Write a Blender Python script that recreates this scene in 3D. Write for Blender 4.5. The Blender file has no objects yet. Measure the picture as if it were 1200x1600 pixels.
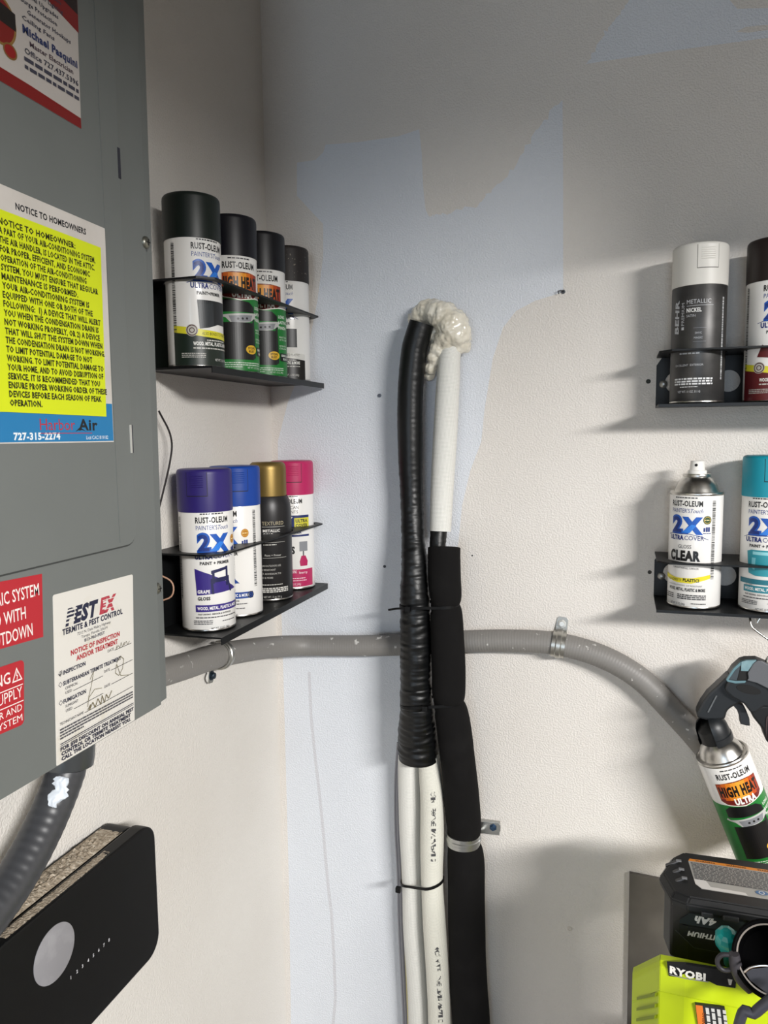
import bpy, bmesh, math, random
from mathutils import Vector, Matrix, noise
from mathutils.geometry import tessellate_polygon, delaunay_2d_cdt
random.seed(7)
S = bpy.context.scene
COL = S.collection
PI = math.pi

# ------------------------------------------------------------------ camera
F = 1180.0
RX = Vector((0.95346565, 0.30128948, -0.01130922))    # camera right, down and forward in the world
RD = Vector((0.02044622, -0.1020367, -0.99457049))
RF = Vector((-0.30080758, 0.94805757, -0.10344872))
CAM = Vector((0.547, -1.124, 1.5))
cd = bpy.data.cameras.new('camera'); cam = bpy.data.objects.new('camera', cd); COL.objects.link(cam)
cam.matrix_world = Matrix(((RX.x, -RD.x, -RF.x, CAM.x), (RX.y, -RD.y, -RF.y, CAM.y), (RX.z, -RD.z, -RF.z, CAM.z), (0, 0, 0, 1)))
cd.sensor_fit = 'HORIZONTAL'; cd.sensor_width = 36; cd.lens = F / 1200 * 36; cd.clip_start = 0.02
S.camera = cam

# ------------------------------------------------------------------ light and exposure
S.view_settings.view_transform = 'Standard'; S.view_settings.look = 'None'
S.view_settings.gamma = 1; S.view_settings.use_curve_mapping = False
S.view_settings.exposure = 0.0
w = bpy.data.worlds.new('world'); S.world = w; w.use_nodes = True
w.node_tree.nodes['Background'].inputs[0].default_value = (0.55, 0.58, 0.62, 1)
w.node_tree.nodes['Background'].inputs[1].default_value = 0.3

def area_light(name, loc, size, power, color, rot=(0, 0, 0)):
    l = bpy.data.lights.new(name, 'AREA'); l.shape = 'RECTANGLE'; l.size, l.size_y = size
    l.energy = power; l.color = color
    o = bpy.data.objects.new(name, l); o.location = loc; o.rotation_euler = rot; COL.objects.link(o)
    return o
lamp_at = Vector((2.9, -2.6, 2.40))
area_light('work_light', lamp_at, (1.30, 0.24), 184.0, (1.0, 0.982, 0.958), (Vector((0.35, 0, 1.2)) - lamp_at).to_track_quat('-Z', 'Y').to_euler())
area_light('cool_fill', (0.7, -5.4, 1.25), (1.4, 1.9), 41.0, (0.68, 0.83, 1.0), (PI / 2, 0, 0))  # cool fill light added behind the camera; no doorway stands there

# ------------------------------------------------------------------ materials
def lin(h):
    h = h.lstrip('#'); c = [int(h[i:i + 2], 16) / 255 for i in (0, 2, 4)]
    return tuple(x / 12.92 if x <= .04045 else ((x + .055) / 1.055) ** 2.4 for x in c) + (1,)
MATS = {}
def mat(col, rough=.5, metal=0., bump=None, spots=None, coat=0., spec=.5, grid=None, alpha=1., trans=0.):
    """principled colour; bump=(scale, strength, dist); spots=(colour, scale, threshold, softness) mixes in a second colour by noise"""
    k = (col, rough, metal, bump, spots, coat, spec, grid, alpha, trans)
    if k in MATS: return MATS[k]
    m = bpy.data.materials.new('mat'); m.use_nodes = True; nt = m.node_tree; b = nt.nodes['Principled BSDF']
    I = b.inputs
    I['Base Color'].default_value = lin(col); I['Roughness'].default_value = rough; I['Metallic'].default_value = metal
    I['Coat Weight'].default_value = coat; I['Specular IOR Level'].default_value = spec; I['Alpha'].default_value = alpha
    I['Transmission Weight'].default_value = trans
    tc = None
    if bump or spots:
        tc = nt.nodes.new('ShaderNodeTexCoord')
    if spots:
        n = nt.nodes.new('ShaderNodeTexNoise'); n.inputs['Scale'].default_value = spots[1]; n.inputs['Detail'].default_value = 6
        nt.links.new(tc.outputs['Object'], n.inputs['Vector'])
        r = nt.nodes.new('ShaderNodeMapRange'); r.inputs[1].default_value = spots[2]; r.inputs[2].default_value = spots[2] + spots[3]
        nt.links.new(n.outputs['Fac'], r.inputs[0])
        x = nt.nodes.new('ShaderNodeMix'); x.data_type = 'RGBA'; x.inputs[6].default_value = lin(col); x.inputs[7].default_value = lin(spots[0])
        nt.links.new(r.outputs[0], x.inputs[0]); nt.links.new(x.outputs[2], I['Base Color'])
    if bump:
        n = nt.nodes.new('ShaderNodeTexNoise'); n.inputs['Scale'].default_value = bump[0]; n.inputs['Detail'].default_value = 3
        nt.links.new(tc.outputs['Object'], n.inputs['Vector'])
        bm_ = nt.nodes.new('ShaderNodeBump'); bm_.inputs['Strength'].default_value = bump[1]; bm_.inputs['Distance'].default_value = bump[2]
        nt.links.new(n.outputs['Fac'], bm_.inputs['Height']); nt.links.new(bm_.outputs[0], I['Normal'])
    if grid:      # woven emboss of the tube insulation, from the tube's own uv in metres
        uv = nt.nodes.new('ShaderNodeUVMap'); sp = nt.nodes.new('ShaderNodeSeparateXYZ'); nt.links.new(uv.outputs[0], sp.inputs[0])
        outs = []
        for i in (0, 1):
            a = nt.nodes.new('ShaderNodeMath'); a.operation = 'MULTIPLY'; a.inputs[1].default_value = grid[0]; nt.links.new(sp.outputs[i], a.inputs[0])
            s = nt.nodes.new('ShaderNodeMath'); s.operation = 'SINE'; nt.links.new(a.outputs[0], s.inputs[0])
            q = nt.nodes.new('ShaderNodeMath'); q.operation = 'ABSOLUTE'; nt.links.new(s.outputs[0], q.inputs[0]); outs.append(q)
        mn = nt.nodes.new('ShaderNodeMath'); mn.operation = 'MINIMUM'; nt.links.new(outs[0].outputs[0], mn.inputs[0]); nt.links.new(outs[1].outputs[0], mn.inputs[1])
        r = nt.nodes.new('ShaderNodeMapRange'); r.inputs[1].default_value = 0; r.inputs[2].default_value = .45
        nt.links.new(mn.outputs[0], r.inputs[0])
        x = nt.nodes.new('ShaderNodeMix'); x.data_type = 'RGBA'; x.inputs[6].default_value = lin(grid[1]); x.inputs[7].default_value = lin(col)
        nt.links.new(r.outputs[0], x.inputs[0]); nt.links.new(x.outputs[2], I['Base Color'])
        bm_ = nt.nodes.new('ShaderNodeBump'); bm_.inputs['Strength'].default_value = .5; bm_.inputs['Distance'].default_value = .0006
        nt.links.new(r.outputs[0], bm_.inputs['Height']); nt.links.new(bm_.outputs[0], I['Normal'])
    MATS[k] = m
    return m

def wall_mat(col, col2, s=.9):
    """orange-peel wall paint: two noises for relief, a faint mottling of the colour"""
    m = bpy.data.materials.new('wall_paint'); m.use_nodes = True; nt = m.node_tree; b = nt.nodes['Principled BSDF']
    b.inputs['Roughness'].default_value = .62; b.inputs['Specular IOR Level'].default_value = .35
    tc = nt.nodes.new('ShaderNodeTexCoord')
    n0 = nt.nodes.new('ShaderNodeTexNoise'); n0.inputs['Scale'].default_value = 3.5; n0.inputs['Detail'].default_value = 5
    n1 = nt.nodes.new('ShaderNodeTexNoise'); n1.inputs['Scale'].default_value = 400; n1.inputs['Detail'].default_value = 2
    n2 = nt.nodes.new('ShaderNodeTexNoise'); n2.inputs['Scale'].default_value = 180; n2.inputs['Detail'].default_value = 2
    for n in (n0, n1, n2): nt.links.new(tc.outputs['Object'], n.inputs['Vector'])
    r = nt.nodes.new('ShaderNodeMapRange'); r.inputs[1].default_value = .35; r.inputs[2].default_value = .7
    nt.links.new(n0.outputs['Fac'], r.inputs[0])
    x = nt.nodes.new('ShaderNodeMix'); x.data_type = 'RGBA'; x.inputs[6].default_value = lin(col); x.inputs[7].default_value = lin(col2)
    nt.links.new(r.outputs[0], x.inputs[0]); nt.links.new(x.outputs[2], b.inputs['Base Color'])
    r1 = nt.nodes.new('ShaderNodeMapRange'); r1.inputs[1].default_value = .4; r1.inputs[2].default_value = .62
    nt.links.new(n1.outputs['Fac'], r1.inputs[0])
    ad = nt.nodes.new('ShaderNodeMath'); ad.operation = 'MULTIPLY_ADD'; ad.inputs[1].default_value = .6
    nt.links.new(n2.outputs['Fac'], ad.inputs[0]); nt.links.new(r1.outputs[0], ad.inputs[2])
    bp = nt.nodes.new('ShaderNodeBump'); bp.inputs['Strength'].default_value = s; bp.inputs['Distance'].default_value = .0004
    nt.links.new(ad.outputs[0], bp.inputs['Height']); nt.links.new(bp.outputs[0], b.inputs['Normal'])
    return m

# ------------------------------------------------------------------ geometry helpers
def at(u, v, y):              # the point of the plane y = const seen at a pixel of the 1200 x 1600 photograph
    d = RX * ((u - 600) / F) + RD * ((v - 800) / F) + RF
    return CAM + d * ((y - CAM.y) / d.y)
def atx(u, v, x):
    d = RX * ((u - 600) / F) + RD * ((v - 800) / F) + RF
    return CAM + d * ((x - CAM.x) / d.x)

class MB:
    def __init__(s): s.v = []; s.f = []; s.mi = []; s.mats = []; s.uv = None; s.sm = []
    def slot(s, m):
        if m not in s.mats: s.mats.append(m)
        return s.mats.index(m)
    def add(s, vs, fs, m, smooth=False, uvs=None):
        o = len(s.v); s.v += [tuple(p) for p in vs]; k = s.slot(m)
        for f in fs: s.f.append(tuple(i + o for i in f)); s.mi.append(k); s.sm.append(smooth)
        if uvs is not None:
            if s.uv is None: s.uv = {}
            for i, q in enumerate(uvs): s.uv[o + i] = q
        return s
    def box(s, a, b, m, bev=0):
        (x0, y0, z0), (x1, y1, z1) = a, b
        if bev:
            bm = bmesh.new(); bmesh.ops.create_cube(bm, size=1)
            for v in bm.verts: v.co = Vector(((x0 + x1) / 2 + v.co.x * (x1 - x0), (y0 + y1) / 2 + v.co.y * (y1 - y0), (z0 + z1) / 2 + v.co.z * (z1 - z0)))
            bmesh.ops.bevel(bm, geom=bm.edges[:], offset=bev, segments=2, affect='EDGES', profile=.6)
            return s.bm(bm, m)
        vs = [(x, y, z) for x in (x0, x1) for y in (y0, y1) for z in (z0, z1)]
        return s.add(vs, [(0, 1, 3, 2), (4, 6, 7, 5), (0, 4, 5, 1), (2, 3, 7, 6), (0, 2, 6, 4), (1, 5, 7, 3)], m)
    def bm(s, bm, m, smooth=False):
        bm.verts.index_update()
        s.add([v.co[:] for v in bm.verts], [[v.index for v in f.verts] for f in bm.faces], m, smooth); bm.free(); return s
    def prism(s, front, off, m, bev=0, smooth=False):
        """front: list of 3-d points of one face; off: the extrusion vector"""
        bm = bmesh.new(); vs = [bm.verts.new(p) for p in front]; f = bm.faces.new(vs)
        r = bmesh.ops.extrude_face_region(bm, geom=[f])
        for g in r['geom']:
            if isinstance(g, bmesh.types.BMVert): g.co += Vector(off)
        bmesh.ops.recalc_face_normals(bm, faces=bm.faces[:])
        if bev: bmesh.ops.bevel(bm, geom=bm.edges[:], offset=bev, segments=2, affect='EDGES', profile=.6, clamp_overlap=True)
        return s.bm(bm, m, smooth)
    def lathe(s, prof, m, n=48, a0=0., a1=2 * PI, M=None, smooth=True, caps=True):
        full = abs(a1 - a0 - 2 * PI) < 1e-6; c = n if full else n + 1; vs = []; fs = []
        for r, z in prof:
            for i in range(c):
                a = a0 + (a1 - a0) * i / n; vs.append(Vector((r * math.sin(a), -r * math.cos(a), z)))
        for j in range(len(prof) - 1):
            for i in range(n):
                k = (i + 1) % c; fs.append((j * c + i, j * c + k, (j + 1) * c + k, (j + 1) * c + i))
        if full and caps:
            for j in (0, len(prof) - 1):
                if prof[j][0] > 1e-5: fs.append(tuple(range(j * c, j * c + c)) if j else tuple(range(c - 1, -1, -1)))
        if M: vs = [M @ v for v in vs]
        return s.add(vs, fs, m, smooth)
    def build(s, name, parent=None, autosmooth=True):
        me = bpy.data.meshes.new(name); me.from_pydata(s.v, [], s.f); me.validate(clean_customdata=False)
        for m in s.mats: me.materials.append(m)
        if len(me.polygons) == len(s.f):
            me.polygons.foreach_set('material_index', s.mi); me.polygons.foreach_set('use_smooth', s.sm)
        if s.uv is not None:
            l = me.uv_layers.new(name='UVMap')
            for lp in me.loops: l.data[lp.index].uv = s.uv.get(lp.vertex_index, (0, 0))
        if any(s.sm): me.set_sharp_from_angle(angle=math.radians(38))
        me.update(); o = bpy.data.objects.new(name, me); COL.objects.link(o)
        if parent: o.parent = parent
        return o

def tag(o, label=None, cat=None, group=None, kind=None):
    for k, v in (('label', label), ('category', cat), ('group', group), ('kind', kind)):
        if v: o[k] = v
    return o
def thing(name, label, cat, loc=(0, 0, 0), rot=(0, 0, 0), group=None):
    o = bpy.data.objects.new(name, None); COL.objects.link(o); o.location = loc; o.rotation_euler = rot
    o.empty_display_size = .02
    return tag(o, label, cat, group)

def spline(pts, step):
    """Catmull-Rom through pts, resampled at about `step`; extra columns (radius ...) are carried along"""
    P = [list(map(float, p)) for p in pts]; P = [[2 * a - b for a, b in zip(P[0], P[1])]] + P + [[2 * a - b for a, b in zip(P[-1], P[-2])]]
    fine = []
    for i in range(1, len(P) - 2):
        p0, p1, p2, p3 = P[i - 1:i + 3]
        for k in range(24):
            t = k / 24
            fine.append([.5 * (2 * b + (c - a) * t + (2 * a - 5 * b + 4 * c - d) * t * t + (3 * b - a - 3 * c + d) * t ** 3) for a, b, c, d in zip(p0, p1, p2, p3)])
    fine.append(P[-2]); out = [fine[0]]; L = 0; acc = [0]
    for i in range(1, len(fine)): L += (Vector(fine[i][:3]) - Vector(fine[i - 1][:3])).length; acc.append(L)
    n = max(2, int(round(L / step))); out = []; j = 0
    for i in range(n + 1):
        q = L * i / n
        while j < len(acc) - 2 and acc[j + 1] < q: j += 1
        t = 0 if acc[j + 1] == acc[j] else (q - acc[j]) / (acc[j + 1] - acc[j])
        out.append([a + (b - a) * t for a, b in zip(fine[j], fine[j + 1])])
    return out, L
class Tube:
    """a round tube along pts (x, y, z, r); rf(s, a) scales the radius; angle 0 faces -y (the room)"""
    def __init__(s, pts, r=None, step=.004, flat=1.):
        if r is not None: pts = [tuple(p) + (r,) for p in pts]
        s.P, s.L = spline(pts, step); n = len(s.P); s.n = n; s.fr = []; s.flat = flat
        ref = Vector((0, -1, 0)); prev = None
        for i in range(n):
            t = (Vector(s.P[min(i + 1, n - 1)][:3]) - Vector(s.P[max(i - 1, 0)][:3])).normalized()
            base = ref if prev is None else prev
            if prev is None and abs(base.dot(t)) > .95: base = Vector((1, 0, 0))
            a = (base - t * base.dot(t)).normalized(); prev = a
            s.fr.append((Vector(s.P[i][:3]), a, t.cross(a), s.P[i][3], s.L * i / (n - 1)))
    def pt(s, i, ang, rr):
        c, a, b, r, d = s.fr[i]; return c + a * (math.cos(ang) * rr * s.flat) + b * (math.sin(ang) * rr)
    def mesh(s, mb, m, n=20, rf=None, caps=True):
        vs = []; fs = []; uv = []
        for i in range(s.n):
            for k in range(n):
                a = 2 * PI * k / n; r = s.fr[i][3] * (rf(s.fr[i][4], a) if rf else 1)
                vs.append(s.pt(i, a, r)); uv.append((min(a, 2 * PI - a) * s.fr[i][3], s.fr[i][4]))
        for i in range(s.n - 1):
            for k in range(n):
                q = (k + 1) % n; fs.append((i * n + k, i * n + q, (i + 1) * n + q, (i + 1) * n + k))
        if caps: fs += [tuple(range(n - 1, -1, -1)), tuple(range((s.n - 1) * n, s.n * n))]
        return mb.add(vs, fs, m, True, uv)
    def surf(s, d, ang, off):
        i = max(0, min(s.n - 1, int(round(d / s.L * (s.n - 1))))); return s.pt(i, ang, s.fr[i][3] + off)
def tube(name, pts, r, m, parent=None, n=14, step=.004, rf=None, flat=1.):
    mb = MB(); Tube(pts, r, step, flat).mesh(mb, m, n, rf); return mb.build(name, parent)

# ------------------------------------------------------------------ flat print (lettering, label shapes)
_tc = {}
def text2d(body, bold, shear, res):
    k = (body, bold, shear, res)
    if k not in _tc:
        c = bpy.data.curves.new('t', 'FONT'); c.body = body; c.size = 1; c.space_character = 1.0 + bold * 2.2; c.resolution_u = res; c.shear = shear; c.offset = bold
        c.fill_mode = 'FRONT'
        o = bpy.data.objects.new('t', c); me = o.to_mesh(); me.calc_loop_triangles()
        V = [(v.co.x, v.co.y) for v in me.vertices]; T = [tuple(t.vertices) for t in me.loop_triangles]
        o.to_mesh_clear(); bpy.data.objects.remove(o); bpy.data.curves.remove(c)
        x0 = min((p[0] for p in V), default=0); x1 = max((p[0] for p in V), default=1)
        _tc[k] = ([(p[0] - x0, p[1]) for p in V], T, x1 - x0)
    return _tc[k]
CAPH = .729
class Print:
    """2-d shapes in metres, laid on a surface by fn(x, y, off); later shapes lie a hair above earlier ones"""
    def __init__(s, fn, unit=.001, maxdx=None, off0=.00012, doff=.000015, rough=.4):
        s.fn = fn; s.u = unit; s.maxdx = maxdx; s.off = off0; s.d = doff; s.mb = MB(); s.rough = rough
    def tris(s, V, T, col):
        m = mat(col, s.rough) if isinstance(col, str) else col
        tr = [[V[i] for i in t] for t in T]
        if s.maxdx:
            out = []
            while tr:
                t = tr.pop(); xs = [p[0] for p in t]
                if max(xs) - min(xs) <= s.maxdx: out.append(t); continue
                e = max(range(3), key=lambda i: abs(t[i][0] - t[(i + 1) % 3][0])); a, b, c = t[e], t[(e + 1) % 3], t[(e + 2) % 3]
                md = ((a[0] + b[0]) / 2, (a[1] + b[1]) / 2); tr += [[a, md, c], [md, b, c]]
            tr = out
        vs = []; fs = []
        for t in tr:
            o = len(vs); vs += [s.fn(p[0] * s.u, p[1] * s.u, s.off) for p in t]; fs.append((o, o + 1, o + 2))
        s.mb.add(vs, fs, m, bool(s.maxdx)); s.off += s.d
    def poly(s, pts, col):
        T = tessellate_polygon([[Vector((p[0], p[1], 0)) for p in pts]])
        T2 = []
        for a, b, c in T:
            A, B, C = pts[a], pts[b], pts[c]
            T2.append((a, b, c) if (B[0] - A[0]) * (C[1] - A[1]) - (B[1] - A[1]) * (C[0] - A[0]) > 0 else (a, c, b))
        s.tris([tuple(p) for p in pts], T2, col)
    def rect(s, x0, y0, x1, y1, col): s.poly([(x0, y0), (x1, y0), (x1, y1), (x0, y1)], col)
    def disc(s, x, y, rx, ry, col, n=24): s.poly([(x + rx * math.cos(2 * PI * i / n), y + ry * math.sin(2 * PI * i / n)) for i in range(n)], col)
    def ring(s, x, y, r0, r1, col, n=24):
        V = [(x + r * math.cos(2 * PI * i / n), y + r * math.sin(2 * PI * i / n)) for r in (r0, r1) for i in range(n)]
        s.tris(V, [t for i in range(n) for t in ((i, n + i, n + (i + 1) % n), (i, n + (i + 1) % n, (i + 1) % n))], col)
    def line(s, x0, y0, x1, y1, wd, col):
        d = Vector((x1 - x0, y1 - y0)); n = Vector((-d.y, d.x)).normalized() * wd / 2
        s.poly([(x0 - n.x, y0 - n.y), (x1 - n.x, y1 - n.y), (x1 + n.x, y1 + n.y), (x0 + n.x, y0 + n.y)], col)
    def stroke(s, pts, wd, col):
        for a, b in zip(pts, pts[1:]): s.line(a[0], a[1], b[0], b[1], wd, col)
    def text(s, body, x, y, h, col, w=None, al='l', bold=0., shear=0., res=2, rot=0, flip=False):
        """baseline-left (or centre / right) at x, y; cap height h; w forces the width"""
        V, T, W = text2d(body, bold, shear, res); ky = h / CAPH; kx = ky if w is None else w / W; ww = W * kx
        ox = {'l': 0, 'c': -ww / 2, 'r': -ww}[al]; c, q = math.cos(math.radians(rot)), math.sin(math.radians(rot)); P = []
        for p in V:
            a, b = ox + p[0] * kx, p[1] * ky
            if flip: a, b = -a, -b
            P.append((x + a * c - b * q, y + a * q + b * c))
        s.tris(P, T, col)
    def greek(s, x0, x1, y, h, col, seed=0):      # print too small to read in the photograph
        r = random.Random(seed + int(y * 10)); x = x0; V = []; T = []
        while x < x1:
            e = min(x1, x + h * r.uniform(.9, 3.6)); o = len(V)
            V += [(x, y), (e, y), (e, y + h), (x, y + h)]; T += [(o, o + 1, o + 2), (o, o + 2, o + 3)]; x = e + h * .55
        s.tris(V, T, col)
    def barcode(s, x0, y0, x1, y1, col, seed=0):  # vertical stack of bars
        r = random.Random(seed); y = y0; V = []; T = []
        while y < y1:
            e = min(y1, y + r.choice((.5, .5, .9, 1.3))); o = len(V)
            V += [(x0, y), (x1, y), (x1, e), (x0, e)]; T += [(o, o + 1, o + 2), (o, o + 2, o + 3)]; y = e + r.choice((.5, .7, 1.))
        s.tris(V, T, col)
    def build(s, name, parent): return s.mb.build(name, parent)

# ------------------------------------------------------------------ room
W_WARM = wall_mat('#dfdad4', '#d9d3cc'); W_BLUE = wall_mat('#dcdfe4', '#d6d9df'); W_LINE = wall_mat('#cfcfd3', '#c9c9ce')
W_LEFT = wall_mat('#e0dcd6', '#d9d4cd'); W_DIM = wall_mat('#6e665c', '#665e55')  # W_DIM: unseen walls and ceiling, coloured dark to cut bounced light
RW, RL, RH = 4.4, -5.6, 3.0
def jag(pts, amp, rnd, n=14):
    out = []
    for i in range(len(pts) - 1):
        a, b = pts[i], pts[i + 1]
        for k in range(n):
            t = k / n; out.append((a[0] + (b[0] - a[0]) * t + rnd.uniform(-amp, amp), a[1] + (b[1] - a[1]) * t + rnd.uniform(-amp, amp)))
    out.append(pts[-1]); return out
rj = random.Random(3)
big = [(462, 1990), (455, 1640), (452, 1400), (443, 1060), (441, 1000), (436, 800), (434, 690), (450, 628), (478, 560), (496, 470), (505, 400), (505, 350), (488, 332), (464, 306), (464, 254), (493, 250), (505, 238), (509, 226), (560, 222), (622, 213), (655, 202)] \
    + [(659, 240), (661, 290), (665, 328)] + jag([(672, 338), (690, 335), (742, 322), (768, 298), (800, 262), (838, 205), (860, 175), (879, 154)], 3.5, rj, 7) \
    + [(880, 300), (880, 456), (862, 462), (836, 470), (806, 486), (786, 512), (770, 560), (757, 640), (752, 690), (735, 735), (722, 790), (716, 850), (705, 900), (690, 1000), (680, 1990)]
top = jag([(915, 100), (930, 78), (946, 50), (966, 26), (986, -2), (992, -30)], 3, rj, 7) + [(1138, -30), (1140, 0), (1152, 14), (1205, 12), (1330, -10), (1330, 42), (1200, 59), (1045, 80), (960, 93)]
smear = [(1150, 50), (1165, 42), (1205, 38), (1205, 46), (1170, 51)]
dripl = [(483, 1050), (486, 1120), (492, 1180), (499, 1240), (506, 1310), (511, 1370), (518, 1430), (522, 1500), (524, 1560), (517, 1640)]
drip = [(u - 2.2, v) for u, v in dripl] + [(u + 2.4, v) for u, v in reversed(dripl)]
polys = [big, top, smear, drip]
V = [Vector((0, 0)), Vector((RW, 0)), Vector((RW, RH)), Vector((0, RH))]; Fc = [[0, 1, 2, 3]]
for p in polys:
    o = len(V)
    pts = [(max(.0005, at(u, v, 0).x), at(u, v, 0).z) for u, v in p]
    if sum(a[0] * b[1] - b[0] * a[1] for a, b in zip(pts, pts[1:] + pts[:1])) < 0: pts.reverse()
    V += [Vector(q) for q in pts]
    Fc.append(list(range(o, len(V))))
ov, oe, of, _, _, orf = delaunay_2d_cdt(V, [], Fc, 0, 1e-5)
wb = MB()
for m in (W_WARM, W_BLUE, W_LINE): wb.slot(m)
for f, src in zip(of, orf):
    m = W_LINE if 4 in src else W_WARM if 3 in src else W_BLUE if (1 in src or 2 in src) else W_WARM
    wb.f.append(tuple(f)); wb.mi.append(wb.mats.index(m)); wb.sm.append(False)
wb.v = [(p.x, 0, p.y) for p in ov]
o = wb.build('wall_back'); tag(o, 'white textured wall with paler touch-up patches behind the pipes', None, None, 'structure')
def plane(name, pts, m, label):
    mb = MB(); mb.add(pts, [(0, 1, 2, 3)], m); tag(mb.build(name), label, None, None, 'structure')
plane('wall_left', [(0, RL, 0), (0, 0, 0), (0, 0, RH), (0, RL, RH)], W_LEFT, 'white textured wall carrying the grey panel')
plane('wall_right', [(RW, 0, 0), (RW, RL, 0), (RW, RL, RH), (RW, 0, RH)], W_DIM, 'dark grey-brown wall on the right')
plane('wall_front', [(RW, RL, 0), (0, RL, 0), (0, RL, RH), (RW, RL, RH)], W_DIM, 'dark grey-brown wall behind the camera')
plane('ceiling', [(0, 0, RH), (RW, 0, RH), (RW, RL, RH), (0, RL, RH)], W_DIM, 'dark grey-brown ceiling')
plane('floor', [(0, RL, 0), (RW, RL, 0), (RW, 0, 0), (0, 0, 0)], mat('#6a6762', .7, bump=(40, .3, .002), spots=('#5a5753', 8, .45, .3)), 'grey concrete floor')

# unseen cabinet-shaped boxes, added to shade the upper corner from the work light
CW = mat('#7d776e', .5)
for x0, x1, zb, lab_, yc in ((0.95, 1.80, 2.14, 'unseen grey box added to block light, nearest the corner', -1.52), (1.81, 2.85, 2.24, 'unseen grey box added to block light, further from the corner', -1.52), (.81, 1.90, 1.815, 'unseen grey box added to block light above the right-hand racks', -.20)):
    cb = thing('light_blocker', lab_, 'light blocker', ((x0 + x1) / 2, yc, zb)); hw_ = (x1 - x0) / 2; hh = 2.998 - zb; yd = -.48 if yc < -1.2 else -.16
    mb = MB(); mb.box((-hw_, yd, 0), (hw_, .22 if yc < -1.2 else .198, hh), CW, bev=.002); mb.build('body', cb)
    mb = MB(); mb.box((-hw_ + .004, yd - .022, .004), (hw_ - .004, yd, hh - .004), CW, bev=.003); dr = mb.build('door', cb)
    mb = MB(); mb.box((hw_ - .06, yd - .045, .08), (hw_ - .05, yd - .022, .20), mat('#9a9892', .35, .9), bev=.002); mb.build('handle', dr)

# ------------------------------------------------------------------ spray cans
CHROME = mat('#c9c7c2', .28, 1., spots=('#a9a6a0', 60, .5, .3)); STEEL = mat('#b9b7b2', .33, 1.); DARK = mat('#0b0b0c', .6)
WHITE = mat('#eceae6', .32, coat=.3); BLK = '#141416'; NAVY = '#15307a'; BLUE = '#1456b4'
def canmap(r=.033):
    return lambda x, y, off: Vector(((r + off) * math.sin(x / r), -(r + off) * math.cos(x / r), y))
def head_std(p, brand2="PAINTER'S", script='Touch', big='2X'):
    p.greek(-15, 15, 144.6, 1.5, '#2a2a2c', 5)
    p.text('RUST-OLEUM', 0, 134.5, 7.2, BLK, w=42, al='c', bold=.032)
    p.text(brand2, -20.5, 126, 5.6, '#1d3a86', w=26, bold=.0)
    p.text(script, 6.5, 126, 5.6, '#1d3a86', w=15, shear=.35)
    p.text('2', -20, 100, 22, BLUE, w=17.5, bold=.075, res=4)
    p.text('2', -19, 100.8, 20, NAVY, w=14, bold=.03, res=4)
    p.text('X', -5, 100, 20, BLUE, w=27, bold=.075)
    p.poly([(-5, 100), (6, 100), (14, 110), (8, 111)], '#2c7ede')
    p.text('ULTRA', -23, 90.5, 6, '#1a2c74', w=21.5, bold=.05)
    p.text('COVER', -.5, 90.5, 6, '#1a2c74', w=24)
    p.stroke([(-27, 96), (-20, 98.2), (-10, 98.6), (6, 98.4), (18, 96), (29, 91.5)], .7, NAVY)
def award(p, x=31, y=112, col='#9a6a1c'):
    p.disc(x, y, 5.2, 5.6, col); p.ring(x, y, 3.8, 4.3, '#d9b050'); p.greek(x - 3.5, x + 3.5, y - .6, 1.1, '#f2dfa0')
    for k, (a, b) in enumerate(((-4.6, 3), (-1.6, 3), (1.2, 3.4))): p.rect(x + a, y - 15, x + a + 2.2, y - 9 - (k == 0), NAVY)
    p.greek(x - 5, x + 5, y - 17.6, 1, NAVY)
def foot(p, col='#3a3a40', y=11):
    for k in range(3): p.greek(-27 , -4, y + 4.4 - k * 2, 1.0, col, k)
    p.text('NET WT. 12 OZ. (340g)', 6, y - 6.5, 3, col, w=24, al='c'); p.greek(8, 28, y + 2.5, 1, col, 9)
def side_code(p, x=-46, col='#2a2a2c'):
    p.barcode(x, 40, x + 4.5, 142, col, 3)
def lab_green(p, c1='#18241c', pic='door', band='#d8d030'):
    head_std(p); p.text('PAINT+PRIMER', 0, 83, 3.8, BLK, w=32, al='c', bold=.03)
    if pic == 'door':
        p.poly([(-16, 77), (26, 77), (26, 50), (10, 50), (-2, 46), (-14, 44)], '#202224'); p.poly([(-16, 77), (4, 75), (4, 48), (-14, 44)], '#33373a')
    else:
        for k in range(8):
            a = -.9 + k * .26; p.poly([(4, 52), (-26 + k * 8, 62 + 7 * math.sin(a * 2)), (-20 + k * 8, 67 + 5 * math.cos(a))], '#5a1418')
        p.rect(2, 48, 9, 60, '#1a1012')
    p.poly([(-46, 8 if False else 40), (40, 31), (40, 2), (-46, 2)], c1)
    p.poly([(-46, 48), (-10, 43), (40, 40), (40, 32), (-10, 35), (-46, 40)], band)
    p.disc(-23, 42, 7, 7, '#b9b6ae'); p.ring(-23, 42, 5.2, 6.3, '#4a2222'); p.ring(-23, 42, 2.2, 3.2, '#4a2222')
    p.text('ALSO BONDS TO PLASTIC!', -12, 37, 3.6, '#2a2a10', w=42, shear=.15)
    p.greek(-6, 24, 30.5, 1.2, '#d8d6d0'); p.text('WOOD, METAL, PLASTIC & MORE', -22, 25, 4.2, '#efeee8', w=52, bold=.03)
    p.greek(-22, 30, 21, 1.4, '#c9c7c0', 2)
    for k in range(3): p.greek(-36, -8, 15 - k * 2.1, 1.0, '#b9b7b0', k)
    p.text('NET WT. 12 OZ. (340g)', 16, 7.5, 3, '#d8d6d0', w=24, al='c'); side_code(p)
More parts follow.
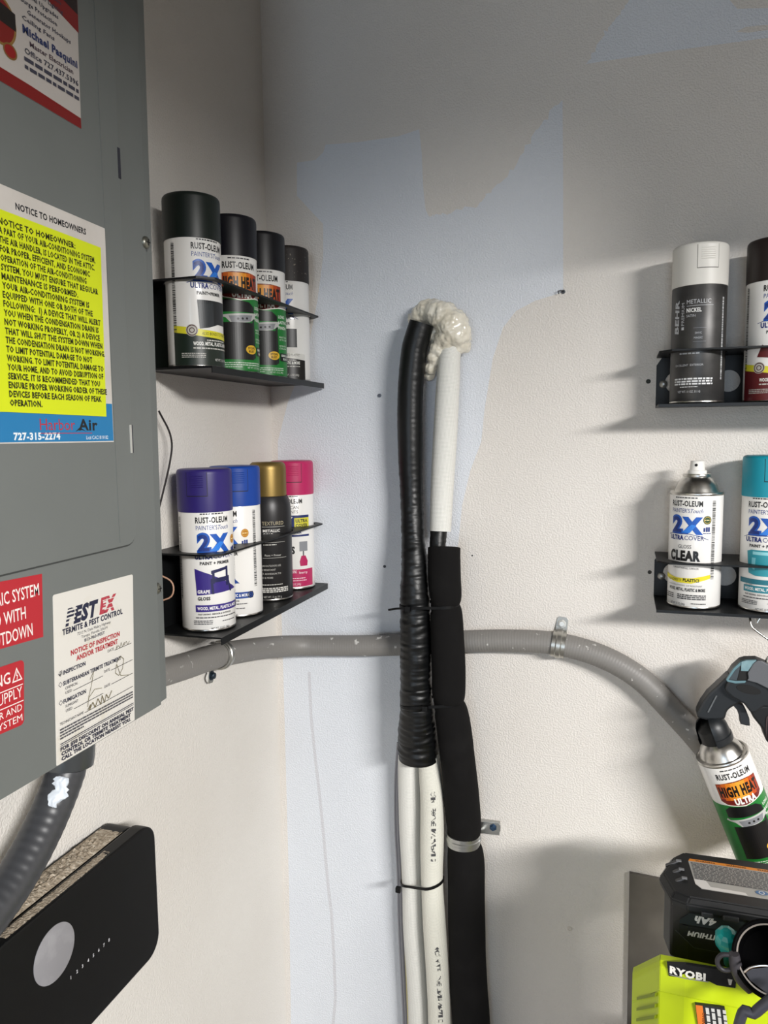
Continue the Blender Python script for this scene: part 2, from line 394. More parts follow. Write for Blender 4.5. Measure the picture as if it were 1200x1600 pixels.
def lab_colour(p, c, name, pic):
    head_std(p); award(p, 31, 112, '#b97a1c'); p.text('PAINT + PRIMER', 2, 83.5, 3.8, BLK, w=38, al='c', bold=.04)
    if pic == 'bench':
        p.poly([(-24, 79), (-22, 46), (34, 50), (6, 66), (-6, 72)], c)
        d = '#1a1c4a'
        p.poly([(-4, 76), (18, 80), (18, 76.5), (-4, 72)], d); p.rect(-3, 60, 0, 76, d); p.rect(15, 56, 18, 80, d)
        p.poly([(-5, 66), (20, 68), (20, 62), (-5, 61)], d)
        p.poly([(-5, 61), (-2, 61), (-1, 47), (-4, 47)], d); p.poly([(17, 62), (20, 62), (24, 48), (21, 48)], d)
        p.text(name, -21, 48.5, 4.2, '#f3f1ee', w=15, bold=.03); p.text('GLOSS', -21, 40, 4.2, BLK, w=15, bold=.04)
    elif pic == 'pot':
        p.poly([(-20, 78), (-17, 50), (-8, 47), (18, 47), (24, 55), (26, 64), (22, 76), (20, 80), (-14, 80)], '#2b93a2')
        p.poly([(-12, 78), (19, 78), (19, 74), (-12, 74)], '#8fd0d8'); p.poly([(-13, 70), (-8, 70), (-9, 54), (-13, 57)], '#7cc4cf')
        p.rect(-32, 36, 36, 42.5, '#1d6f80'); p.text('GLOSS', -21, 33, 3, BLK, w=10)
    else:
        p.poly([(-22, 79), (-20, 46), (22, 46), (6, 62)], c); p.rect(-14, 48, -2, 70, '#101c5c')
        p.text('GLOSS', -21, 40, 4.2, BLK, w=15, bold=.04)
    p.rect(-24, 25.5, 40, 34, c); p.text('WOOD, METAL, PLASTIC & MORE', -22, 28, 3.9, '#f3f1ee', w=56, bold=.03)
    p.ring(36.5, 29.7, 3.4, 4.6, '#1a1a1c'); p.ring(36.5, 29.7, 1.2, 2.2, '#1a1a1c')
    p.text('FAST DRYING  INDOOR & OUTDOOR', 0, 21.5, 2, BLK, w=42, al='c', bold=.02)
    p.greek(-24, 32, 17.8, 1.2, '#3a3a40'); foot(p, '#3a3a40', 9.5); side_code(p, 43); side_code(p, -50)
def lab_clear(p):
    head_std(p); award(p, 27, 117, '#2c4a26')
    p.text('GLOSS', 0, 79.5, 5, '#4a4a4e', w=17, al='c'); p.text('CLEAR', -1, 64, 12.5, '#0c0c0e', w=41, al='c', bold=.06, res=4)
    p.text('TOPCOAT FOR ALL SURFACES', 1, 52.5, 2.4, '#3a3a40', w=34, al='c')
    p.poly([(-33, 38), (-10, 34), (10, 34), (33, 41), (33, 46), (10, 41), (-10, 40), (-33, 44)], '#e2d428')
    p.text('ALSO BONDS TO ', -25, 36, 3.2, '#3a3a10', w=22, bold=.02); p.text('PLASTIC!', -1, 36.2, 4, '#141408', w=20, bold=.05, shear=.1)
    p.text('NON-YELLOWING  UV RESISTANT', 0, 29.8, 2, '#55555a', w=46, al='c'); p.text('WOOD, METAL, PLASTIC & MORE', 2, 23.5, 4.1, '#18181a', w=50, al='c', bold=.03)
    for k in range(3): p.greek(-8, 28, 17.5 - k * 2.4, 1.5, '#303034', k); p.greek(-31, -14, 17.5 - k * 2.4, 1.2, '#303034', k + 7)
    p.text('NET WT. 12 OZ. (340g)', -8, 4.6, 3, '#303034', w=21, al='c'); p.greek(10, 28, 7, 1., '#18181a'); side_code(p, 33.5)
def lab_highheat(p):
    p.greek(-15, 15, 143, 1.5, '#2a2a2c'); p.text('RUST-OLEUM', 0, 131.5, 8, BLK, w=45, al='c', bold=.032)
    wrap = 103
    p.rect(-wrap, 2, wrap, 95, '#16762c'); p.rect(-wrap, 2, wrap, 3.4, '#0e5a20')
    p.poly([(-29, 126), (-10, 128.5), (10, 128.5), (29, 126), (29, 100), (22, 95), (0, 91.5), (-22, 95), (-29, 100)], '#f1ede2')
    p.poly([(-28, 125), (-10, 127.3), (10, 127.3), (28, 125), (28, 101), (21, 96), (0, 92.6), (-21, 96), (-28, 101)], '#6e1a12')
    for k in range(9):
        x0 = -27 + k * 6; c = ('#a8421a', '#c8601a', '#dc7e1e', '#e8962a', '#eda132', '#e8962a', '#d8701c', '#b8481a', '#98301a')[k]
        p.rect(x0, 104 if abs(k - 4) > 3 else 102, x0 + 6, 124.5 if abs(k - 4) > 3 else 126, c)
    p.text('HIGH HEAT', 0, 107.5, 13.5, '#100c0a', w=51, al='c', bold=.06)
    p.text('ULTRA', 3, 95.5, 8.5, '#f2efe9', w=28, al='c', bold=.06)
    p.poly([(-27, 88), (-20, 93), (12, 90), (20, 84), (20, 77), (-27, 77)], '#0d0d0f')
    p.poly([(-29, 76), (-31, 73), (24, 77), (22, 70), (12, 65), (-12, 62), (-20, 70)], '#b9b9b6')
    p.poly([(-16, 72), (17, 74), (14, 66), (-12, 63.5)], '#84868a')
    for k in range(3): p.disc(-4 + k * 6, 68.2 + k * .5, 1.5, 1.5, '#101012')
    p.rect(-24, 17, 17, 64, '#0d0d0f'); p.poly([(17, 17), (22, 20), (20, 70), (17, 68)], '#1c2420')
    p.disc(14, 30, 8.6, 5.8, '#d9ac2c'); p.text('STOPS', 14, 30.4, 2.9, '#2a1a08', w=11, al='c', bold=.04); p.text('RUST', 14, 26.4, 2.9, '#2a1a08', w=9, al='c', bold=.04)
    for k, t in enumerate(('LONG', 'LASTING', 'FINISH')): p.text(t, 22, 82 - k * 7.5, 4.2, '#e6efe2', w=(13, 19, 16)[k], bold=.02)
    for k, t in enumerate(('RESISTS HEAT', 'UP TO 1200F')): p.text(t, 23, 55 - k * 3.6, 2.2, '#e6efe2', w=18)
    for k, t in enumerate(('EXTRA RICH', 'COLOR')): p.text(t, 23, 43 - k * 3.6, 2.2, '#e6efe2', w=16)
    p.rect(24, 23, 52, 34, '#16181a'); p.text('SEMI-GLOSS', 26, 29.4, 3, '#e6efe2', w=22, bold=.02); p.text('BLACK', 30, 24.8, 3, '#e6efe2', w=13, bold=.02)
    p.greek(-26, 30, 12.2, 1.1, '#d4e2d2', 1); p.greek(-26, 30, 9.6, 1.1, '#d4e2d2', 2); p.greek(-26, 0, 7, 1., '#d4e2d2', 3); p.text('NET WT. 12 OZ. (340g)', 18, 5.6, 2.6, '#d4e2d2', w=22, al='c')
def lab_nickel(p):
    c = '#b9bbbe'
    p.text('BEHR', -23, 88, 7.2, c, w=42, bold=.04, rot=90, shear=.1); p.text('PREMIUM', -15, 98, 4.2, c, w=28, rot=90)
    p.rect(-18.5, 92.5, -15, 96, c)
    p.text('METALLIC', -12, 124, 5.4, c, w=29); p.line(-12, 121.5, 20, 121.5, .5, c); p.text('NICKEL', -12, 113.8, 5, '#e4e4e2', w=18, bold=.03); p.text('SATIN', -12, 107.8, 3.2, c, w=11)
    for y in (94, 77): p.line(-3, y, 12, y, .4, '#7a7c80')
    p.text('SHVC', -1, 86.5, 2.6, c, w=8); p.text('MAGIC', -2, 80.5, 2.6, c, w=10)
    p.greek(-20, 5, 62, 1.8, c, 2); p.text('EXCELLENT  EXTERIOR', -26, 47, 2.6, c, w=36)
    for k in range(3): p.greek(-27, 22, 30 - k * 3.2, 2., '#d6d7d8', k)
    p.greek(-18, 4, 20.4, 1, '#d6d7d8', 8); p.text('NET WT. 11 OZ. 311 G', -21, 13.5, 3, '#c9cacc', w=28)
    p.barcode(34, 30, 37, 132, '#d6d7d8', 5)
def lab_gold(p):
    c = '#c9c7c0'
    p.text('TEXTURED', -2, 111, 5.4, '#b5a98c', w=32); p.line(-2, 108.5, 32, 108.5, .5, c); p.text('METALLIC', -1, 101, 4, '#e4e2dc', w=25, bold=.03); p.text('GOLD', -1, 95.5, 4, '#e4e2dc', w=15, bold=.03); p.text('MATTE', -1, 90, 3, c, w=13)
    p.line(-2, 86, 32, 86, .4, c); p.greek(-1, 18, 82, 1.4, c); p.text('Paint + Primer', 1, 66, 3, c, w=24); p.line(-2, 63.5, 34, 63.5, .4, c)
    for k, t in enumerate(('INDOOR/OUTDOOR USE', 'STAIN RESISTANT', 'GREAT ADHESION TO', 'WOOD & MORE')): p.text(t, -12, 51 - k * 5.8, 2.7, '#c2c0ba', w=(36, 28, 36, 24)[k])
    p.greek(-12, 26, 24, 1.2, c, 1)
    for k in range(3): p.greek(-14, 36, 18.5 - k * 2.6, 1.7, '#d6d4ce', k)
    p.text('NET WT. 11 oz. 311 g', -2, 5.4, 3, c, w=26)
def lab_pink(p, c):
    p.greek(-15, 15, 144.6, 1.5, '#2a2a2c'); p.text('RUST-OLEUM', 0, 134.5, 7, BLK, w=42, al='c', bold=.032)
    p.text('AMERICAN', 0, 126, 5, '#26262a', w=30, al='c'); p.text('ACCENTS', 0, 119, 5, '#26262a', w=28, al='c')
    p.rect(-33, 94, 33, 116, '#1a2a66'); p.text('2', -27, 96, 17, '#f1efec', w=15, bold=.08); p.text('X', -13, 96, 17, '#f1efec', w=19, bold=.08)
    p.rect(8, 96, 33, 112, '#d8d03a'); p.text('ULTRA', 10, 105, 5, '#2a2a30', w=20, bold=.04); p.text('COVER', 10, 98, 5, '#2a2a30', w=20, bold=.04)
    p.text('PAINT+PRIMER', 2, 88, 4, '#1a2a66', w=34, al='c', bold=.04); p.rect(-33, 83, 33, 86, '#1a2a66')
    p.text('GLOSS', -28, 57, 11, '#141416', w=36, bold=.05)
    p.poly([(15, 75), (29, 75), (29, 60), (15, 60)], '#8a8c90'); p.rect(20.5, 53, 22.5, 60, '#55565a'); p.poly([(18, 53), (25, 53), (29, 44), (28, 37), (16, 37), (15, 44)], c)
    p.rect(-34, 5, 40, 32, c); p.text('WOOD, METAL, PLASTIC', -26, 26.5, 4, '#f6eef0', w=36, bold=.03); p.text('& MORE', -26, 21.5, 3.4, '#f6eef0', w=16); p.text('berry', 14, 25, 4, '#f6eef0', w=14)
    p.greek(-24, 24, 17.5, 1.2, '#f2d8e0'); p.greek(4, 26, 14, 1.2, '#f2d8e0', 3); p.text('NET WT. 12 OZ. (340g)', 4, 7.5, 3.2, '#f2d8e0', w=24, al='c')

CAP_SMOOTH = [(.0331, .147), (.0336, .1472), (.0337, .150), (.0337, .1935), (.0333, .1965), (.032, .1983), (.030, .199), (0, .199)]
def cap_tab(parent, deg, m, mdark, r=.0337):
    """the thumb tab moulded into the cap: a shallow curved panel with grip ridges, outlined by a groove"""
    mb = MB(); hw = .0125
    def sheet(x0, x1, z0, z1, off, mm):
        n = 8; vs = []; fs = []
        for i in range(n + 1):
            a = math.radians(deg) + (x0 + (x1 - x0) * i / n) / r
            for z in (z0, z1): vs.append(((r + off) * math.sin(a), -(r + off) * math.cos(a), z))
        for i in range(n): fs.append((2 * i, 2 * i + 2, 2 * i + 3, 2 * i + 1))
        mb.add(vs, fs, mm, True)
    sheet(-hw - .0007, hw + .0007, .1665, .1955, .0001, mdark); sheet(-hw, hw, .1675, .1955, .0003, m)
    for k in range(6):
        z = .178 + k * .0026
        a0 = math.radians(deg)
        tube_pts = [((r + .0004) * math.sin(a0 + x / r), -(r + .0004) * math.cos(a0 + x / r), z) for x in (-.008, -.004, 0, .004, .008)]
        Tube(tube_pts, .0005, .003).mesh(mb, m, 6)
    return mb.build('cap_tab', parent)
def spray_can(label, loc, phi, body, lab, capcol=None, tab=None, kind='cap', rot=None, group=None, capmat=None):
    """phi: how far, in degrees, the label centre is turned to the right of the line of sight"""
    d = Vector((loc[0] - CAM.x, loc[1] - CAM.y)).normalized(); rt = Vector((d.y, -d.x)); a = math.radians(phi)
    n = -d * math.cos(a) + rt * math.sin(a)
    t = thing('spray_can', label, 'spray can', loc, rot or (0, 0, math.atan2(n.x, -n.y)), group)
    mb = MB(); mb.lathe([(0, .0015), (.029, .0012), (.0305, 0), (.0322, .0004), (.0332, .0018), (.0331, .0032), (.033, .0034)], CHROME, 48); mb.build('base_rim', t)
    mb = MB()
    if kind == 'gold':
        mb.lathe([(.0325, .0032), (.033, .004), (.033, .122), (.0328, .130), (.0318, .139), (.0297, .147), (.0278, .151), (.02, .152), (0, .152)], body, 56)
    else:
        mb.lathe([(.0325, .0032), (.033, .004), (.033, .1475), (.0322, .1495), (.02, .15), (0, .15)], body, 56)
    mb.build('body', t)
    p = Print(canmap(), maxdx=2.6); lab(p); p.build('label_print', t)
    cm = capmat or (mat(capcol, .42, spec=.4) if capcol else None)
    if kind == 'cap':
        mb = MB(); mb.lathe(CAP_SMOOTH, cm, 56); mb.build('cap', t)
        if tab is not None: cap_tab(t, tab - phi, cm, mat('#101014', .6) if sum(lin(capcol)[:3]) < 1.2 else mat('#77756f', .6))
    elif kind == 'gold':
        mb = MB(); mb.lathe([(.0262, .151), (.0268, .1515), (.0268, .190), (.0262, .1945), (.0245, .198), (.0215, .2), (0, .2005)], cm, 48); mb.build('cap', t)
    elif kind in ('open', 'gun'):
        mb = MB(); mb.lathe([(.0325, .1475), (.0333, .1485), (.0335, .1505), (.0325, .1522), (.0305, .1523), (.0292, .1510), (.0285, .1512), (.0268, .1555), (.0245, .1615), (.0215, .1660), (.0185, .1690), (.0165, .1705), (.0163, .1712), (.0172, .172), (.0174, .1735), (.0168, .175), (.014, .1752), (.0135, .174), (0, .174)], CHROME, 48); mb.build('dome', t)
        if kind == 'open':
            nz = MB(); nz.lathe([(.0118, .173), (.0118, .178), (.0112, .1795), (.0096, .180), (.0093, .1815), (.0086, .191), (.008, .1918), (0, .1915)], mat('#eceae4', .4), 32); nb = nz.build('nozzle', t)
            h = MB(); M = Matrix.Translation((.0021, -.00905, .1866)) @ Matrix.Rotation(PI / 2, 4, 'X'); h.lathe([(.0018, -.0006), (.0019, .0002), (0, .0003)], DARK, 14, M=M); h.build('spray_orifice', nb)
    return t

# racks -------------------------------------------------------------
RACK = mat('#0e0f10', .45, bump=(900, .1, .0002), spec=.3); RACKED = mat('#131415', .4, spec=.35)
def holed_strip(mb, cells, th, m, fn):
    """cells: (convex polygon ccw, hole centre, hole radius) in 2-d; fn(x, y, t) lifts to 3-d, t in {0, th}"""
    for poly, c, r in cells:
        k = len(poly)
        if r <= 0:
            vs = [fn(p[0], p[1], t) for t in (0, th) for p in poly]
            mb.add(vs, [tuple(range(k - 1, -1, -1)), tuple(range(k, 2 * k))] + [(i, (i + 1) % k, k + (i + 1) % k, k + i) for i in range(k)], m); continue
        angs = sorted([2 * PI * i / 36 for i in range(36)] + [math.atan2(p[1] - c[1], p[0] - c[0]) % (2 * PI) for p in poly])
        out = []
        for a in angs:
            dx, dy = math.cos(a), math.sin(a); best = None
            for i in range(k):
                (x0, y0), (x1, y1) = poly[i], poly[(i + 1) % k]; ex, ey = x1 - x0, y1 - y0; den = dx * ey - dy * ex
                if abs(den) < 1e-12: continue
                t = ((x0 - c[0]) * ey - (y0 - c[1]) * ex) / den; q = ((x0 - c[0]) * dy - (y0 - c[1]) * dx) / den
                if t > 0 and -1e-6 <= q <= 1 + 1e-6 and (best is None or t < best): best = t
            out.append((c[0] + dx * best, c[1] + dy * best))
        inn = [(c[0] + r * math.cos(a), c[1] + r * math.sin(a)) for a in angs]; n = len(angs)
        vs = [fn(p[0], p[1], t) for t in (0, th) for ring in (inn, out) for p in ring]
        fs = []
        for i in range(n):
            j = (i + 1) % n
            fs += [(i, j, n + j, n + i), (2 * n + i, 3 * n + i, 3 * n + j, 2 * n + j), (i, 2 * n + i, 2 * n + j, j), (n + i, n + j, 3 * n + j, 3 * n + i)]
        mb.add(vs, fs, m)
def rack(label, loc, rz, L, D, hr, hb, holes, group, lip=.006, chamf=.016, end_holes=True):
    """wall rack: local x along the wall, -y away from it; hr height of the ring plate, hb of the back plate; holes: x of the can centres"""
    t = thing('spray_can_rack', label, 'rack', loc, (0, 0, rz), group); th = .0022; dc = .052
    xs = [0] + [(a + b) / 2 for a, b in zip(holes, holes[1:])] + [L]; cells = []
    for i, h in enumerate(holes):
        x0, x1 = xs[i], xs[i + 1]; pl = [(x1, 0), (x0, 0)]
        if i == 0: pl += [(x0, -D + chamf), (x0 + chamf * .9, -D)]
        else: pl += [(x0, -D)]
        if i == len(holes) - 1: pl += [(x1 - chamf * .9, -D), (x1, -D + chamf)]
        else: pl += [(x1, -D)]
        cells.append((pl, (h, -dc), .0352))
    mb = MB(); holed_strip(mb, cells, th, RACK, lambda x, y, q: (x, y, hr + q)); mb.build('ring_plate', t)
    mb = MB(); base = []
    for i in range(len(holes)): base.append(([(xs[i + 1], 0), (xs[i], 0), (xs[i], -D), (xs[i + 1], -D)], (0, 0), 0))
    holed_strip(mb, base, th, RACK, lambda x, y, q: (x, y, q - th)); mb.build('base_plate', t)
    mb = MB(); mb.box((0, -D - .0012, -lip), (L, -D, 0), RACKED); mb.build('front_lip', t)
    mb = MB(); bc = []
    bx = [0.0] + [x for h in holes[:-1] for x in ()] ; mids = [0.026] + [(a + b) / 2 for a, b in zip(holes, holes[1:])] + [L - .026]
    edges = [0] + [(a + b) / 2 for a, b in zip(mids, mids[1:])] + [L]
    for i, c in enumerate(mids):
        x0, x1 = edges[i], edges[i + 1]; top_ = hr + .002
        pl = [(x0, 0), (x1, 0)]
        pl += [(x1, top_ - .012), (x1 - .008, top_)] if i == len(mids) - 1 else [(x1, top_)]
        pl += [(x0 + .008, top_), (x0, top_ - .012)] if i == 0 else [(x0, top_)]
        bc.append((pl, (c, hb * .46), .0145 if end_holes or i not in (0, len(mids) - 1) else 0))
    holed_strip(mb, bc, .0016, RACK, lambda x, z, q: (x, -q, z)); mb.build('back_plate', t)
    for x in (.0095, L - .0095):
        mb = MB(); M = Matrix.Translation((x, -.0016, hr * .46)) @ Matrix.Rotation(PI / 2, 4, 'X')
        mb.lathe([(.0055, 0), (.0052, .0012), (.0038, .0024), (.0016, .003), (.0014, .0018), (0, .0018)], mat('#a8a7a3', .4, .8), 20, M=M); mb.build('screw', t)
    return t
ZU, ZL, ZRU, ZRL = 1.5795, 1.2600, 1.5330, 1.2672
rack('black metal can rack on the left wall, upper one by the corner', (0, -.345, ZU), PI / 2, .340, .094, .0995, .1, [.038, .132, .219, .304], 'black wall racks for spray cans', .008, end_holes=False)
rack('black metal can rack on the left wall, lower one by the corner', (0, -.345, ZL), PI / 2, .340, .094, .0970, .1, [.046, .122, .221, .305], 'black wall racks for spray cans', .009, end_holes=False)
rack('black metal can rack on the right, upper one holding the nickel can', (.588, 0, ZRU), 0, .36, .094, .066, .07, [.048, .136, .224, .312], 'black wall racks for spray cans', .0038)
rack('black metal can rack on the right, lower one holding the uncapped can', (.592, 0, ZRL), 0, .36, .094, .060, .07, [.048, .136, .224, .312], 'black wall racks for spray cans', .0038)

G = 'spray paint cans in the wall racks'
spray_can('white spray can with black-green cap and yellow stripe, frontmost on upper left rack', (.052, -.307, ZU + .0005), 33, WHITE, lab_green, '#141c18', None, group=G)
spray_can('green high heat can with black cap, next to the black-green capped can', (.052, -.213, ZU + .0005), 18, WHITE, lab_highheat, '#0a0a14', None, group=G)
spray_can('green high heat can with black cap, third along the upper left rack', (.052, -.126, ZU + .0005), 2, WHITE, lab_highheat, '#0c0c12', None, group=G)
spray_can('white spray can with paint-speckled dark brown cap nearest the wall corner', (.052, -.041, ZU + .0005), -22, WHITE, lambda p: lab_green(p, '#1c1a18', 'door', '#d8d6d0'), '#1d1614', None, group=G, capmat=mat('#1d1614', .55, spots=('#8a8272', 260, .66, .04)))
spray_can('white spray can with purple cap and purple bench picture', (.052, -.299, ZL + .0005), 14, WHITE, lambda p: lab_colour(p, '#35257a', 'GRAPE', 'bench'), '#2c2168', -17, group=G)
spray_can('white spray can with blue cap standing behind the purple capped can', (.052, -.223, ZL + .0005), -34, WHITE, lambda p: lab_colour(p, '#15408f', '', 'blue'), '#0f3f96', 8, group=G)
spray_can('dark grey textured spray can with narrow gold cap', (.052, -.124, ZL + .0005), -14, mat('#2b2a2b', .38, .3), lab_gold, None, None, kind='gold', group=G, capmat=mat('#8a7340', .42, .7, bump=(700, .2, .0003)))
spray_can('white spray can with pink cap at the wall corner', (.052, -.040, ZL + .0005), -10, WHITE, lambda p: lab_pink(p, '#b3275a'), '#b8285e', 4, group=G)
spray_can('dark metallic nickel spray can with off-white cap', (.636, -.052, ZRU + .0005), -5, mat('#4c4b4a', .4, .55, spots=('#3c3b3b', 40, .45, .3)), lab_nickel, '#d8d5ce', 16, group=G)
spray_can('white spray can with dark brown cap and dark red lower label', (.724, -.052, ZRU + .0005), 14, WHITE, lambda p: lab_green(p, '#5c1218', 'leaves'), '#201614', None, group=G)
spray_can('white uncapped spray can of clear gloss with bare nozzle', (.640, -.052, ZRL + .0005), -22, WHITE, lab_clear, kind='open', group=G)
spray_can('white spray can with turquoise cap and teal pot picture', (.728, -.052, ZRL + .0005), -10, WHITE, lambda p: lab_colour(p, '#1f7f90', '', 'pot'), '#1593a8', 10, group=G)

# ------------------------------------------------------------------ electrical panel on the left wall
PX = .085; GREY = mat('#6f7371', .42, spots=('#696d6b', 5, .4, .3)); GREYD = mat('#3a3d3c', .6); EDGE = mat('#7f8381', .35)
pn = thing('electrical_panel', 'grey steel electrical panel covered in stickers on the left wall', 'electrical panel', (0, -.56, 1.22))
def pw(x, y, z): return (x, y + .56, z - 1.22)
def ye(z): return -.4345 + (z - 1.2238) * .0152
mb = MB(); z0, z1, yl = 1.2165, 2.16, -.93
prof = [(.0012, .010), (.062, .006), (.068, .0), (.0755, .0), (.0785, -.0025), (.080, -.016), (.0845, -.0215), (.085, -.042)]
vs = []; fs = []
for z in (z0, z1):
    for x, dy in prof: vs.append(pw(x, ye(z) + dy - (.010 if x < .065 else 0), z))
    vs += [pw(PX, yl, z), pw(.0012, yl, z)]
n = len(vs) // 2
fs = [tuple(range(n - 1, -1, -1)), tuple(range(n, 2 * n))] + [(i, (i + 1) % n, n + (i + 1) % n, n + i) for i in range(n)]
mb.add(vs, fs, GREY, False); mb.build('cover', pn)
def panel_fn(x): return lambda y, z, off: Vector(pw(x + off, y, z))
def rounded(pts_r, n=6):
    """polygon with (x, y, radius) corners"""
    out = []; k = len(pts_r)
    for i in range(k):
        p = Vector(pts_r[i][:2]); r = pts_r[i][2]
        if r <= 0: out.append(tuple(p)); continue
        a = (Vector(pts_r[i - 1][:2]) - p).normalized(); b = (Vector(pts_r[(i + 1) % k][:2]) - p).normalized()
        half = a.angle(b) / 2; d = r / math.tan(half); c = p + (a + b).normalized() * (r / math.sin(half)); s, e = p + a * d, p + b * d
        v0, v1 = s - c, e - c; ang = v0.angle_signed(v1)
        for j in range(n + 1): q = Matrix.Rotation(-ang * j / n, 2) @ v0; out.append(tuple(c + q))
    return out
dz = 1.3945
outl = rounded([(-.93, dz - .002, 0), (-.489, dz, .014), (-.4885, 2.1, .014), (-.93, 2.1, 0)])
mb = MB(); gro = rounded([(-.93, dz - .0036, 0), (-.4875, dz - .0016, .015), (-.487, 2.102, .015), (-.93, 2.102, 0)])
mb.prism([pw(PX + .0002, y, z) for y, z in gro], (.0004, 0, 0), GREYD); mb.build('door_gap', pn)
mb = MB(); mb.prism([pw(PX, y, z) for y, z in outl], (.0022, 0, 0), GREY, bev=.0006); door = mb.build('door', pn)
mb = MB(); mb.box(pw(PX + .0022, -.5155, dz + .004), pw(PX + .0027, -.5150, 2.09), GREY); mb.build('crease', door)
for za, zb in ((1.7426, 1.7706), (1.4837, 1.5111)):
    mb = MB(); mb.box(pw(PX + .0022, -.4915, za), pw(PX + .0026, -.4878, zb), mat('#2c2c36', .5)); mb.build('latch_slot', door)
    if za < 1.6:
        mb = MB(); mb.box(pw(PX + .0022, -.4925, za), pw(PX + .0034, -.4905, zb), mat('#b9b8b2', .5)); mb.build('latch_edge', door)
for y, z in ((-.4489, 1.6935), (-.4478, 1.3397)):
    dy_ = y - ye(z); xs_ = .085 if dy_ < -.042 else .0845 if dy_ < -.0215 else .080 + .0045 * max(0, min(1, (-.016 - dy_) / .0055)); ox_ = xs_ - .0797
    mb = MB(); M = Matrix.Translation(pw(.0795 + ox_, y, z)) @ Matrix.Rotation(PI / 2, 4, 'Y')
    mb.lathe([(.0062, 0), (.006, .0016), (.0045, .0032), (.002, .0038), (0, .0039)], mat('#8a8a80', .38, .9), 24, M=M)
    mb.box(pw(.0830 + ox_, y - .0005, z - .003), pw(.0836 + ox_, y + .0005, z + .003), DARK); mb.box(pw(.0830 + ox_, y - .003, z - .0005), pw(.0836 + ox_, y + .003, z + .0005), DARK); mb.build('screw', pn)
def sticker(name, pts, m, x, parent, label):
    mb = MB(); mb.prism([pw(x, y, z) for y, z in pts], (.0003, 0, 0), m); return tag(mb.build(name, parent), label)
XD = PX + .0024
# paper notice with the yellow insert
PAPER = mat('#cfcac4', .55, spots=('#c4beb7', 25, .45, .3))
nt_ = sticker('notice_sheet', [(-.70, 1.4955), (-.5178, 1.4948), (-.5160, 1.6905), (-.70, 1.6950)], PAPER, XD, pn, 'white notice sheet with a yellow insert and a blue foot')
p = Print(panel_fn(XD + .0003), unit=1, doff=.00002)
mb = MB(); mb.prism([pw(XD + .0003, y, z) for y, z in ((-.70, 1.4965), (-.5181, 1.4960), (-.5180, 1.5305), (-.70, 1.5310))], (.00008, 0, 0), mat('#1f78ae', .5)); mb.build('blue_foot', nt_)
p.text('NOTICE TO HOMEOWNERS', -.6245, 1.6785, .0052, '#1a1a20', w=.082, bold=.03); p.build('heading_print', nt_); p = Print(panel_fn(XD + .0003), unit=1, doff=.00002)
p.text('Harbor', -.612, 1.506, .0100, '#b02a3c', w=.042); p.text('Air', -.5655, 1.506, .0100, '#101418', w=.0255, bold=.03)
p.text('727-315-2274', -.641, 1.4982, .0058, '#e6eef2', w=.052, bold=.04); p.text('Lic# CAC1819182', -.556, 1.4978, .0034, '#dfe8ee', w=.030)
p.build('notice_print', nt_); p = Print(panel_fn(XD + .0004), unit=1); p.poly([(-.5700, 1.5045), (-.5640, 1.5085), (-.5560, 1.5050), (-.5640, 1.5065)], '#101418'); p.build('swoosh_print', nt_)
p = Print(panel_fn(XD + .0004), unit=1); p.line(-.612, 1.5033, -.548, 1.5033, .0006, '#b02a3c'); p.build('underline_print', nt_)
mb = MB(); mb.prism([pw(XD + .0006, y, z) for y, z in ((-.70, 1.5195), (-.6469, 1.5200), (-.5275, 1.5185), (-.5240, 1.6715), (-.70, 1.6755))], (.0003, 0, 0), mat('#d3e010', .5)); ins = tag(mb.build('yellow_insert', pn), 'fluorescent yellow paper insert')
lines = ['NOTICE TO HOMEOWNER:', 'A PART OF YOUR AIR-CONDITIONING SYSTEM,', 'THE AIR HANDLER, IS LOCATED IN THE ATTIC.', 'FOR PROPER, EFFICIENT, AND ECONOMIC', 'OPERATION OF THE AIR-CONDITIONING', 'SYSTEM, YOU MUST ENSURE THAT REGULAR', 'MAINTENANCE IS PERFORMED.', 'YOUR AIR-CONDITIONING SYSTEM IS', 'EQUIPPED WITH ONE OR BOTH OF THE', 'FOLLOWING:  1) A DEVICE THAT WILL ALERT', 'YOU WHEN THE CONDENSATION DRAIN IS', 'NOT WORKING PROPERLY, OR 2) A DEVICE', 'THAT WILL SHUT THE SYSTEM DOWN WHEN', 'THE CONDENSATION DRAIN IS NOT WORKING.', 'TO LIMIT POTENTIAL DAMAGE TO NOT', 'WORKING. TO LIMIT POTENTIAL DAMAGE TO', 'YOUR HOME, AND TO AVOID DISRUPTION OF', 'SERVICE, IT IS RECOMMENDED THAT YOU', 'ENSURE PROPER WORKING ORDER OF THESE', 'DEVICES BEFORE EACH SEASON OF PEAK', 'OPERATION.']
p = Print(panel_fn(XD + .0009), unit=1)
wd = [.086, .1115, .110, .103, .098, .113, .086, .1, .104, .114, .111, .112, .115, .118, .1, .115, .114, .109, .118, .110, .035]
for i, l in enumerate(lines): p.text(l, -.6440 + .0004 * i / 20, 1.6630 - i * .00690, .0050, '#2a2e08', w=wd[i], bold=.035, res=1)
p.build('insert_print', ins)
